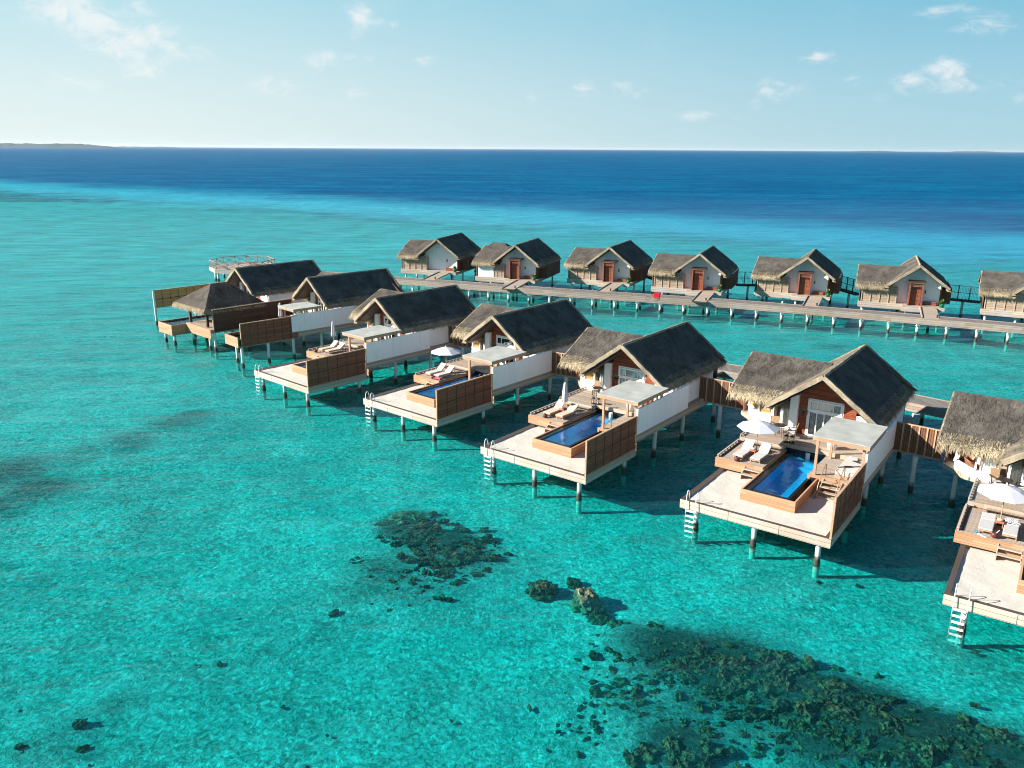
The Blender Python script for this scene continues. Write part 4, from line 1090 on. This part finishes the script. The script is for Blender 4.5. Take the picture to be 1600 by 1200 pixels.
parasol(V[6], 1.38, 7.75, True, 'open white parasol beside the rattan chairs of the pergola bed villa', h=2.1, rad=1.28)
parasol(V[5], 1.38, 7.5, False, 'folded white parasol between beige loungers, next to the blue pool', h=2.15)
parasol(V[4], 1.3, 7.7, True, 'open white parasol above the lounger with the pink towel', h=2.25, rad=1.28)
parasol(V[3], .1, 8.3, False, 'folded white parasol seen against the shaded water behind the long white wall', h=2.3)
parasol(V[2], 5.0, 6.4, False, 'folded white parasol seen against the dark long screen', z0=ZM, h=2.4)
tw = {7: 'rolled white towel on the table under the nearest parasol', 6: 'rolled white towel on the table between white loungers', 5: 'rolled towel at the foot of the folded parasol'}
tb = {7: 'small terracotta table between the pale grey loungers', 6: 'small terracotta table between the white loungers of the pergola bed villa', 5: 'small terracotta table between the beige loungers by the pool'}
for k in (7, 6, 5):
    r, t = table_side(V[k], 1.38, 7.15, tb[k]); tag(t, tw[k], 'towel')
coconut(V[7], 1.3, 5.75 + .1, 'brown coconut bowl with a straw on the deck of the right edge villa')
coconut(V[6], .95, 5.72, 'brown coconut bowl in front of the white loungers, pergola bed villa')
coconut(V[5], .95, 5.78, 'brown coconut bowl at the foot of the beige loungers')
coconut(V[4], 1.75, 5.75, 'brown coconut bowl beside the pink towel')
coconut(V[3], .75, 5.85, 'brown coconut bowl on the deck corner of the villa hiding its pool')
towel(V[4], 2.2, 5.8, ZL + .02, 'pink', 'pink towel at the pool edge', .3, .16, .16, 3)
towel(V[7], 1.9, 7.55, ZL + .3, 'stripe', 'dark and white striped towel on the pale grey lounger', .3, .32, .07, 5)
towel(V[7], .55, 6.05, ZL + .005, 'blue', 'small blue cloth lying left of the pale grey lounger', .12, .1, .05, 8)
def sandals(v, x, y):
    X, Y, _ = at(v, x, y); r = thing('sandals', (X, Y, ZL), v[2] + R(-20), 'pair of white sandals lying before the pale grey lounger', 'sandals')
    for i in (0, 1):
        part('sandal', 'sandal', lambda b: (b.lathe([(0, 0), (.5, 0), (.5, .02), (0, .03)], n=12, sx=.26, sy=.1), b.tube([(.02, -.05, .02), (.05, 0, .06), (.02, .05, .02)], .01, 6)), 'white_paint', r).location = (i * .2, -.05 * i, 0)
sandals(V[7], .72, 5.8)
lantern(V[6], 2.45, 9.9, 'left one of two dark lanterns at the pool head of the pergola bed villa')
lantern(V[6], 2.8, 9.95, 'right one of two dark lanterns at the pool head of the pergola bed villa')
lantern(V[5], 2.35, 9.7, 'left one of two lanterns by the blue pool of the folded parasol villa')
lantern(V[5], 2.7, 9.8, 'right one of two lanterns by the blue pool of the folded parasol villa')
lantern(V[3], 4.3, 10.2, 'dark lantern seen past the pergola post of the villa hiding its pool')
dining(V[6], 1.75, 10.75, 'outside the pergola bed villa')
dining(V[7], 1.2, 11.4, 'behind the nearest parasol')
dining(V[5], 1.75, 11.2, 'outside the folded parasol villa')

def daybed(v):
    X, Y, _ = at(v, 6.9, 7.9); r = thing('daybed', (X, Y, 2.35), v[2], 'large white daybed with two magazines under the grey pergola roof', 'daybed')
    part('bed_base', None, lambda b: b.box(-.6, .85, -1.35, 1.3, .0, .16), 'teak_plain', r, bevel=.01)
    part('mattress', None, lambda b: b.box(-.58, .83, -1.33, 1.28, .162, .42), 'cushion', r, bevel=.04)
    part('cushion', None, lambda b: b.box(-.45, .1, .8, 1.15, .425, .55), 'cushion', r, bevel=.05)
    for i, (dx, dy, rz, lb) in enumerate(((-.1, -.4, 35, 'dark magazine near the foot of the white daybed'), (.1, .7, -20, 'dark magazine near the pillow of the white daybed'))):
        X, Y, _ = at(v, 6.9 + dx, 7.9 + dy)
        o = part('magazine', 'mag', lambda b: (b.box(-.22, .0, -.14, .14, 0, .012), b.box(.01, .22, -.14, .14, 0, .012)), 'dark_metal', None)
        o.location = (X, Y, 2.775 + i * .0); o.rotation_euler = (0, 0, v[2] + R(rz)); tag(o, lb, 'magazine', 'magazines on the daybed')
daybed(V[6])
def white_chair(v, x, y, label):
    X, Y, _ = at(v, x, y); r = thing('tub_chair', (X, Y, ZM), v[2] + R(180), label, 'chair', 'white tub chairs on the decks')
    def shell(b):
        n = 16; base = len(b.v)
        for q, (rr, z) in enumerate(((.26, .0), (.3, .3), (.33, .55))):
            for j in range(n + 1):
                t = R(-30) + R(240) * j / n; b.v.append((rr * math.cos(t), rr * math.sin(t), z + (.2 * math.sin(math.pi * j / n) if q == 2 else 0)))
        for q in range(2):
            for j in range(n): b.f.append((base + q * (n + 1) + j, base + q * (n + 1) + j + 1, base + (q + 1) * (n + 1) + j + 1, base + (q + 1) * (n + 1) + j))
    o = part('chair_shell', 'wcs', shell, 'white_paint', r, smooth=True); s = o.modifiers.new('thickness', 'SOLIDIFY'); s.thickness = .04
    part('seat', 'wcse', lambda b: b.lathe([(0, .34), (.27, .34), (.27, .4), (0, .4)], n=16), 'cushion', r)
white_chair(V[6], 5.1, 10.4, 'white tub chair behind the pergola of the pergola bed villa')
white_chair(V[5], 5.2, 9.98, 'white tub chair behind the pergola post of the folded parasol villa')
def bathtub(v):
    X, Y, _ = at(v, -.35, 14.0); r = thing('bathtub', (X, Y, ZM), v[2] + R(-48), 'shiny copper bathtub inside the open white bay at the right edge', 'bathtub')
    part('tub', None, lambda b: b.lathe([(0, .02), (.5, .02), (.62, .25), (.72, .6), (.78, .68), (.80, .66), (.74, .58), (.66, .28), (.5, .1), (0, .1)], n=28, sx=1.2, sy=.68), 'copper', r, smooth=True)
bathtub(V[7])

# potted plants at the far doors
def pot(v, x, y, z, label, big=1.):
    X, Y, _ = at(v, x, y); r = thing('potted_plant', (X, Y, z), 0, label, 'potted plant', 'green potted plants at the far porches')
    part('pot', 'pot', lambda b: b.lathe([(0, 0), (.2, 0), (.28, .25), (.3, .45), (.26, .45), (.2, .4), (0, .4)], n=14), 'green_pot', r, smooth=True)
    def lf(b):
        for i in range(60):
            t = random.uniform(0, 6.28); e = random.uniform(.1, 1.3); l = random.uniform(.25, .6)
            d = Vector((math.cos(t) * math.cos(e), math.sin(t) * math.cos(e), math.sin(e))); p = Vector((0, 0, .42)) + d * random.uniform(0, .25)
            s = d.cross(Vector((0, 0, 1))).normalized() * .06; k = len(b.v)
            b.v += [tuple(p), tuple(p + d * l * .5 + s), tuple(p + d * l), tuple(p + d * l * .5 - s)]; b.f.append((k, k + 1, k + 2, k + 3))
    part('leaves', 'lvs', lf, 'leaf', r)
ordn = {1: 'first', 2: 'second', 3: 'third', 4: 'fourth', 5: 'fifth', 6: 'sixth'}
for k in range(1, 7): pot(FV[k], 2.85, .1, 2.29, 'green potted plant on the porch of the %s villa of the far row' % ordn[k])

# red cargo tricycle on the far jetty
def tricycle():
    x, y = back(1020, 470, 2.0); r = thing('cargo_tricycle', (x, y, 2.0), R(-24), 'red cargo tricycle parked on the long jetty', 'tricycle'); r.scale = (.85, .85, .85)
    part('cargo_box', None, lambda b: (b.box(.15, 1.0, -.35, .35, .55, 1.15), b.box(.12, 1.03, -.38, .38, 1.15, 1.2)), 'red', r)
    def wh(b, c):
        b.tube([(c[0] + .28 * math.cos(t * math.pi / 6), c[1], .3 + .28 * math.sin(t * math.pi / 6)) for t in range(13)], .025, 6)
    for nme, c in (('a', (.55, -.42)), ('b', (.55, .42)), ('c', (-.75, 0))):
        w = part('wheel', 'tw' + nme, lambda b: wh(b, c), 'rubber', r)
        part('spokes', 'tsp' + nme, lambda b: [b.bar((c[0], c[1], .3), (c[0] + .27 * math.cos(i * math.pi / 4), c[1], .3 + .27 * math.sin(i * math.pi / 4)), .012) for i in range(8)], 'steel', w)
    def fr(b):
        b.tube([(-.75, 0, .3), (-.6, 0, .95), (-.62, 0, 1.05)], .025); b.tube([(-.65, 0, .75), (-.25, 0, .35), (.15, 0, .5)], .03); b.tube([(-.25, 0, .35), (-.15, 0, .85)], .025)
        b.tube([(.55, -.42, .3), (.55, .42, .3)], .02); b.tube([(.2, .3, .3), (.2, .3, .55)], .03); b.tube([(.9, -.3, .1), (.9, -.3, .55)], .03); b.tube([(.9, .3, .1), (.9, .3, .55)], .03)
    part('frame', None, fr, 'red_door', r)
    part('saddle', None, lambda b: b.box(-.28, -.02, -.08, .08, .85, .92), 'rubber', r)
    part('handlebar', None, lambda b: b.tube([(-.55, -.28, 1.0), (-.62, -.1, 1.05), (-.62, .1, 1.05), (-.55, .28, 1.0)], .02), 'dark_metal', r)
tricycle()

# ------------------------------------------------------------------ sea, seabed, reef
def sea():
    def f(b):
        S = 45000; b.box(-S, S, -3000, S, -17., 0.)
    tag(part('sea', None, f, 'sea'), 'turquoise lagoon water turning deep blue beyond the reef edge', kind='structure')
sea()

REEF = []   # (x, y, radius, strength)
for px, py, r_, s_ in ((10, 745, 3.8, .68), (60, 770, 3.4, .66), (0, 800, 2.6, .6), (130, 715, 3.4, .5), (200, 695, 3, .58), (270, 668, 3., .62), (300, 655, 2.2, .6), (110, 780, 2., .4), (120, 560, 6, .25), (150, 490, 7, .3), (20, 590, 5, .3),
                      (640, 830, 2.0, .9), (690, 860, 2.0, .9), (730, 880, 1.8, .7), (600, 900, 2.6, .6), (560, 930, 2.2, .5), (640, 930, 2.2, .5), (700, 930, 2., .4), (770, 850, 1.4, .4),
                      (1000, 1010, 1.5, .7), (1060, 1030, 2.2, .9), (1140, 1050, 2.4, 1.), (1220, 1080, 2.3, 1.), (1300, 1110, 2.2, 1.), (1380, 1140, 2.2, 1.), (1460, 1165, 2.0, 1.), (1560, 1195, 2.0, .9), (1080, 1100, 1.9, .6), (1180, 1130, 2., .6),
                      (1010, 1060, 1.5, .6), (1000, 1120, 1.6, .6), (1060, 1180, 2., .8), (1280, 1170, 2.2, .8), (1400, 1190, 1.8, .8), (940, 1190, 1.6, .3), (880, 1100, 1.3, .3), (1240, 925, 2., .35), (1170, 890, 1.5, .3), (1480, 1020, 1.4, .5), (1540, 1030, 1.2, .4),
                      (180, 1110, 1.2, .5), (80, 1170, 1.6, .5), (1120, 500, 3, .5), (1200, 530, 3.5, .4), (1300, 545, 3, .5), (1480, 520, 3, .5), (1530, 560, 3, .4), (1000, 510, 3, .4), (360, 550, 2.4, .5), (380, 480, 4, .3), (1380, 560, 3, .3), (120, 470, 9, .35), (250, 520, 4, .35), (330, 400, 12, .4), (60, 430, 12, .35), (560, 400, 9, .35), (200, 400, 12, .3), (1100, 400, 7, .3), (1320, 395, 8, .3), (860, 540, 3, .3), (1560, 590, 2.5, .4), (1420, 495, 3, .4)):
    x, y = back(px, py, -.95); REEF.append((x, y, r_, s_))
def seabed():
    xs = sorted(set([-3000., -1500, -800, -400, -200, -120] + [-80 + i * .8 for i in range(201)] + [120., 200, 400, 800, 1500, 3000]))
    ys = sorted(set([-100., 0, 10] + [16 + i * .8 for i in range(150)] + [150., 180, 240, 320, 450, 700, 1200, 3000]))
    vs = []; at_ = []
    for y in ys:
        for x in xs:
            e = 0.
            for rx, ry, rr, s_ in REEF:
                d2 = ((x - rx) ** 2 + (y - ry) ** 2) / (rr * rr)
                if d2 < 6: e = max(e, s_ * math.exp(-d2 * .7))
            n = mnoise.noise(Vector((x * .15, y * .15, 0))) * .25 + mnoise.noise(Vector((x * .5, y * .5, 2))) * .08
            s = y + .67 * x - 281
            z = -.86 + n * .7 + e * .5 - max(0., min(1., (s + 20) / 80)) * 12
            if abs(x) > 100 or y > 150: z = min(z, -.8)
            vs.append((x, y, z)); at_.append(e)
    W = len(xs); fs = [(j * W + i, j * W + i + 1, (j + 1) * W + i + 1, (j + 1) * W + i) for j in range(len(ys) - 1) for i in range(W - 1)]
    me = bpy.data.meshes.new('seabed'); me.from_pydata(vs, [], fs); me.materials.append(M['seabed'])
    a = me.attributes.new('reef', 'FLOAT', 'POINT'); a.data.foreach_set('value', at_)
    sand = [(*back(px, py, -1.), rr, s_) for px, py, rr, s_ in ((850, 840, 5, .8), (1000, 900, 3.5, .8), (700, 780, 4, .6), (1200, 960, 3.5, .9), (1400, 1040, 3., .8), (560, 800, 4, .4), (420, 870, 6, .5), (300, 620, 9, .6), (150, 640, 9, .5), (500, 700, 6, .6), (200, 430, 22, .8), (60, 380, 30, .6), (450, 900, 3, .5), (1080, 470, 9, .6), (700, 1000, 3, .4), (850, 1050, 2.5, .4), (1500, 1090, 2, .6), (600, 380, 30, .9), (1000, 390, 30, .9), (1400, 395, 30, .8))]
    sv_ = [min(1., sum(s_ * math.exp(-((x - rx) ** 2 + (y - ry) ** 2) / (rr * rr)) for rx, ry, rr, s_ in sand)) for x, y, z in vs]
    a2 = me.attributes.new('sand', 'FLOAT', 'POINT'); a2.data.foreach_set('value', sv_)
    me.polygons.foreach_set('use_smooth', [True] * len(me.polygons))
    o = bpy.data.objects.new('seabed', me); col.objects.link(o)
    tag(o, 'pale sandy seabed with rubble patches and painted caustic mottling', kind='structure')
seabed()

import bmesh
_bm = bmesh.new(); bmesh.ops.create_icosphere(_bm, subdivisions=2, radius=1.); ICO_V = [v.co.copy() for v in _bm.verts]; ICO_F = [tuple(v.index for v in f.verts) for f in _bm.faces]; _bm.free()
_bm = bmesh.new(); bmesh.ops.create_icosphere(_bm, subdivisions=3, radius=1.); IC3_V = [v.co.copy() for v in _bm.verts]; IC3_F = [tuple(v.index for v in f.verts) for f in _bm.faces]; _bm.free()
_bm = bmesh.new(); bmesh.ops.create_icosphere(_bm, subdivisions=4, radius=1.); IC4_V = [v.co.copy() for v in _bm.verts]; IC4_F = [tuple(v.index for v in f.verts) for f in _bm.faces]; _bm.free()
def lump(b, c, r, sz, seed, hi=False, amp=.35, st=1., ro=0.):
    vs, fs = (IC4_V, IC4_F) if hi else ((IC3_V, IC3_F) if r > .17 else (ICO_V, ICO_F)); out = []; cr, sr = math.cos(ro), math.sin(ro)
    for p in vs:
        q = p * 1.3 + Vector((seed, seed * .7, 0)); k = 1 + mnoise.noise(q) * amp * 1.5 + mnoise.noise(q * 2.7) * amp * 1.6 + (mnoise.noise(q * 6.) * amp * .4 if hi else 0)
        u, w_ = p.x * r * k * st, p.y * r * k / st
        out.append((c[0] + u * cr - w_ * sr, c[1] + u * sr + w_ * cr, c[2] + p.z * r * sz * k))
    b.add(out, fs)
def reef_bed(label, areas, n, seed):
    rnd = random.Random(seed)
    def f(b):
        for i in range(n):
            px, py, sx, sy, big = rnd.choice(areas)
            qx, qy = rnd.gauss(0, 1), rnd.gauss(0, 1)
            X, Y = back(px, py, -.8); X += qx * sx; Y += qy * sy
            r = (.05 + .24 * rnd.random() ** 1.7) * big
            lump(b, (X, Y, -.82 + rnd.uniform(-.12, .32) * big), r, rnd.uniform(.35, .95), rnd.uniform(0, 99), st=rnd.uniform(.75, 1.6), ro=rnd.uniform(0, 3.1))
    o = part('coral_reef', None, f, 'coral'); tag(o, label, kind='stuff')
reef_bed('dark coral reef bed filling the lower right corner', [(1060, 1030, .9, .7, 1.), (1130, 1045, 1.1, .8, 1.3), (1200, 1065, 1.1, .7, 1.3), (1270, 1090, 1., .7, 1.3), (1340, 1120, 1., .7, 1.2), (1420, 1150, .9, .6, 1.2), (1500, 1175, .9, .6, 1.2), (1590, 1195, .8, .6, 1.1),
          (1100, 1035, 1.2, .5, .9), (1240, 1078, 1.1, .5, 1.), (1380, 1128, 1.1, .45, .9), (1480, 1165, .8, .4, .9), (1120, 1120, 1.6, .9, .55), (1020, 1100, 1.2, 1., .6), (1060, 1185, .8, .5, 1.2), (1300, 1150, 1.3, .8, .9), (960, 1150, 1., .9, .5), (1180, 1100, 1.4, .8, .7), (1400, 1185, 1.2, .5, .9), (1060, 1060, 1.1, .8, .7), (1260, 1130, 1.4, .9, .9), (1340, 1170, 1.3, .7, .9), (1130, 1090, 1.3, .8, .9), (1080, 1130, 1.2, .9, .8), (1200, 1150, 1.3, .8, .8), (1010, 1050, 1.1, .9, .8), (1000, 1110, 1.2, .9, .8)], 3400, 3)
reef_bed('loose dark coral patch left of the middle of the lagoon', [(650, 830, .8, .8, 1.), (700, 865, .9, .9, 1.), (740, 880, .7, .7, .8), (690, 900, 1., .9, .8), (620, 915, 1.3, 1., .6), (660, 845, 1., .9, 1.3), (720, 870, .8, .8, 1.2)], 1000, 5)
reef_bed('scattered small coral heads on the pale lagoon floor', [(190, 1110, 3., 1.5, .6), (800, 1150, 3, 1.5, .5), (500, 1050, 5, 3, .5), (1250, 930, 1.6, 1., .7), (1500, 1025, 1.2, .8, .7), (90, 1170, 1., .6, .9), (120, 1000, 5, 3, .5)], 36, 9)
def rock(px, py, r, sz, z, label, sx=1., seed=1., m='coral'):
    z += .14; x, y = back(px, py, z)
    o = part('coral_rock', None, lambda b: lump(b, (0, 0, 0), r, sz, seed, True, .26), m, smooth=False); o.location = (x, y, z); o.scale = (sx, 1, 1)
    tag(o, label, 'coral rock', 'coral rocks in the shallow water')
rock(848, 925, .62, .8, -.75, 'dark squat coral rock left of the tall pale one', 1.1, 3.)
rock(915, 942, .75, .8, -.7, 'tall pale topped coral rock, the biggest of the chain', .85, 7., 'coral_pale')
rock(935, 968, .5, .9, -.9, 'brown coral rock touching the lower side of the tall pale one', 1., 11.)
rock(897, 915, .38, .8, -.9, 'small coral rock touching the upper side of the tall pale one', 1., 14.)
rock(962, 982, .5, .7, -1.0, 'low coral rock next below the tall pale one', 1.2, 21.)
rock(1022, 990, .5, .7, -1.0, 'round coral rock where the chain meets the reef bed', 1.1, 31.)
rock(560, 885, .5, .7, -1.1, 'lone round coral rock left of the loose coral patch', 1.2, 41.)
rock(640, 818, .95, .6, -1.0, 'broad pale coral mound at the head of the loose coral patch', 1.3, 51., 'coral_pale')
rock(605, 838, .4, .7, -1.1, 'dark small rock at the left end of the loose coral patch', 1.2, 55.)
rock(310, 1046, .27, .6, -1.1, 'single dark rock alone on the sandy lagoon floor', 1.2, 61.)
rock(612, 943, .33, .6, -1.2, 'small dark rock below the loose coral patch', 1.2, 65.)

# islands on the horizon
def island(px0, px1, dist, h, label, seed):
    f_ = 1261.03
    x0, x1 = (px0 - 800) / f_ * dist / math.cos(.2836) * .96, (px1 - 800) / f_ * dist / math.cos(.2836) * .96
    xc = (x0 + x1) / 2
    def f(b):
        n = 160; base = len(b.v)
        for j, (dy, k) in enumerate(((-260, 0.), (-230, .35), (-150, .85), (0, 1.), (200, .7), (400, 0))):
            for i in range(n + 1):
                t = i / n; e = min(1., 6 * min(t, 1 - t)) ** .6
                hh = h * e * (.72 + .22 * mnoise.noise(Vector((t * 9, seed, j * .3))) + .2 * mnoise.noise(Vector((t * 45, seed, j)))) * k
                b.v.append((x0 + (x1 - x0) * t - xc, dy, hh - (2 if k == 0 else 0)))
        for j in range(5):
            for i in range(n): q = base + j * (n + 1) + i; b.f.append((q, q + 1, q + n + 2, q + n + 1))
    o = part('island', None, f, 'island'); o.location = (xc, dist, 0); tag(o, label, kind='structure')
island(-60, 200, 9500, 62, 'long low green island on the horizon at the left', 1.)
island(195, 300, 16000, 26, 'faint second island to the right of the long one', 4.)
island(1310, 1372, 16000, 26, 'tiny faint island above the third villa from the right', 7.)
island(1455, 1525, 16000, 30, 'tiny faint island near the right end of the horizon', 9.)

# haze
def haze():
    m, nt, out = mat('sea_haze'); k = N(nt)
    v = k.n('VolumePrincipled', Color=(.80, .90, .96, 1), Density=2.0e-5); v.inputs['Anisotropy'].default_value = .2
    nt.links.new(v.outputs[0], out.inputs['Volume'])
    def f(b): b.box(-46000, 46000, -3500, 46000, -18, 80)
    o = part('haze', None, f, m); tag(o, 'thin sea haze paling the horizon', kind='stuff')
    o.display_type = 'WIRE'
haze()

# ------------------------------------------------------------------ light and sky
SUN_EL, SUN_AZ = R(26.5), R(4.)           # light travels towards +X, slightly towards +Y
sun = bpy.data.lights.new('sun', 'SUN'); sun.energy = 5.; sun.angle = R(.53); sun.color = (1., .93, .85)
so = bpy.data.objects.new('sun', sun); col.objects.link(so)
d = Vector((math.cos(SUN_EL) * math.cos(SUN_AZ), math.cos(SUN_EL) * math.sin(SUN_AZ), -math.sin(SUN_EL)))
so.rotation_euler = d.to_track_quat('-Z', 'Y').to_euler()
w = bpy.data.worlds.new('World'); sc.world = w; w.use_nodes = True
nt = w.node_tree; nt.nodes.clear(); k = N(nt)
sky = k.n('TexSky', sky_type='NISHITA', sun_disc=False, sun_elevation=SUN_EL, altitude=20, air_density=1.0, dust_density=.6, ozone_density=1.5)
to = -d; sky.sun_rotation = math.atan2(to.x, to.y) % (2 * math.pi)
tc = nt.nodes.new('ShaderNodeTexCoord').outputs['Generated']
# clouds: soft puffs in fixed directions of the sky
def direc(px, py):
    x, y = back(px, py, H - 100.) if py > 240 else (0, 0)
    f, pt = 1261.03, .28361958; X, Yp = px - 800, py - 600
    v = Vector((X, f * math.cos(pt) - Yp * math.sin(pt), -f * math.sin(pt) - Yp * math.cos(pt))); return v.normalized()
puffs = [(100, 12, 50, 26, .9), (140, 40, 44, 20, .85), (190, 75, 48, 26, .85), (215, 108, 40, 16, .65), (240, 62, 34, 20, .6), (205, 20, 30, 20, .55), (300, 88, 34, 14, .45), (95, 132, 60, 16, .35), (150, 136, 40, 14, .35),
         (556, 30, 20, 22, .8), (595, 38, 26, 10, .5), (495, 95, 26, 16, .6), (560, 92, 60, 10, .3), (660, 95, 24, 9, .45), (430, 135, 34, 16, .4), (552, 148, 18, 9, .5),
         (912, 142, 18, 16, .6), (968, 136, 18, 12, .6), (1000, 146, 14, 9, .45), (830, 153, 10, 9, .5), (1090, 180, 30, 9, .45), (1215, 135, 34, 16, .5), (1178, 160, 14, 9, .5),
         (1276, 88, 22, 8, .6), (1368, 150, 14, 11, .5), (1330, 122, 20, 9, .35), (1472, 103, 24, 15, .9), (1420, 122, 22, 12, .8), (1470, 130, 60, 12, .5), (1540, 128, 50, 14, .35), (1590, 147, 14, 8, .6),
         (1470, 12, 40, 10, .5), (1540, 32, 44, 14, .45), (1150, 185, 26, 7, .3), (1500, 190, 12, 7, .35)]
nz = k.noise(k.vm('MULTIPLY', tc, (1., 1., 1.9)), 34., 8., .68, .8); nz2 = k.noise(tc, 9., 5., .6)
tot = None
sepd = k.n('SeparateXYZ', Vector=tc)
azm = k.m('ARCTAN2', sepd.outputs[0], sepd.outputs[1]); elv = k.m('ARCSINE', sepd.outputs[2])
for px, py, sx, sy, st in puffs:
    dv = direc(px, py); a0, e0 = math.atan2(dv.x, dv.y), math.asin(dv.z)
    u = k.m('DIVIDE', k.m('SUBTRACT', azm, a0), sx / 1261. * 1.05); v_ = k.m('DIVIDE', k.m('SUBTRACT', elv, e0), sy / 1261. * 1.05)
    g = k.m('MULTIPLY', k.m('EXPONENT', k.m('MULTIPLY', k.m('ADD', k.m('MULTIPLY', u, u), k.m('MULTIPLY', v_, v_)), -1.)), st)
    tot = g if tot is None else k.m('MAXIMUM', tot, g)
cl = k.m('MULTIPLY', k.ramp(k.m('ADD', tot, k.m('MULTIPLY', k.m('SUBTRACT', nz, .5), 2.4)), .1, 1.15), k.ramp(tot, .02, .35))
cl = k.m('ADD', cl, k.m('MULTIPLY', k.ramp(nz2, .52, .8), .10), clamp=True)
skc = k.mix(1., sky.outputs[0], (.20, .42, .80, 1), 'MULTIPLY')
lr = k.ramp(azm, -.62, .62)
hz = k.mix(lr, (4.7, 5.3, 5.2, 1), (2.5, 3.95, 4.5, 1))
up = k.mix(lr, (2.5, 4.35, 4.85, 1), (.95, 3.0, 4.05, 1))
fixed = k.mix(k.ramp(elv, 0., .22), hz, up)
skc = k.mix(k.ramp(elv, .24, .7, .95, .1), skc, fixed)
cc = k.mix(k.m('MULTIPLY', cl, .66), skc, (5.7, 5.6, 5.5, 1))
bg = k.n('Background', Color=cc, Strength=.0635); o = nt.nodes.new('ShaderNodeOutputWorld'); nt.links.new(bg.outputs[0], o.inputs[0])
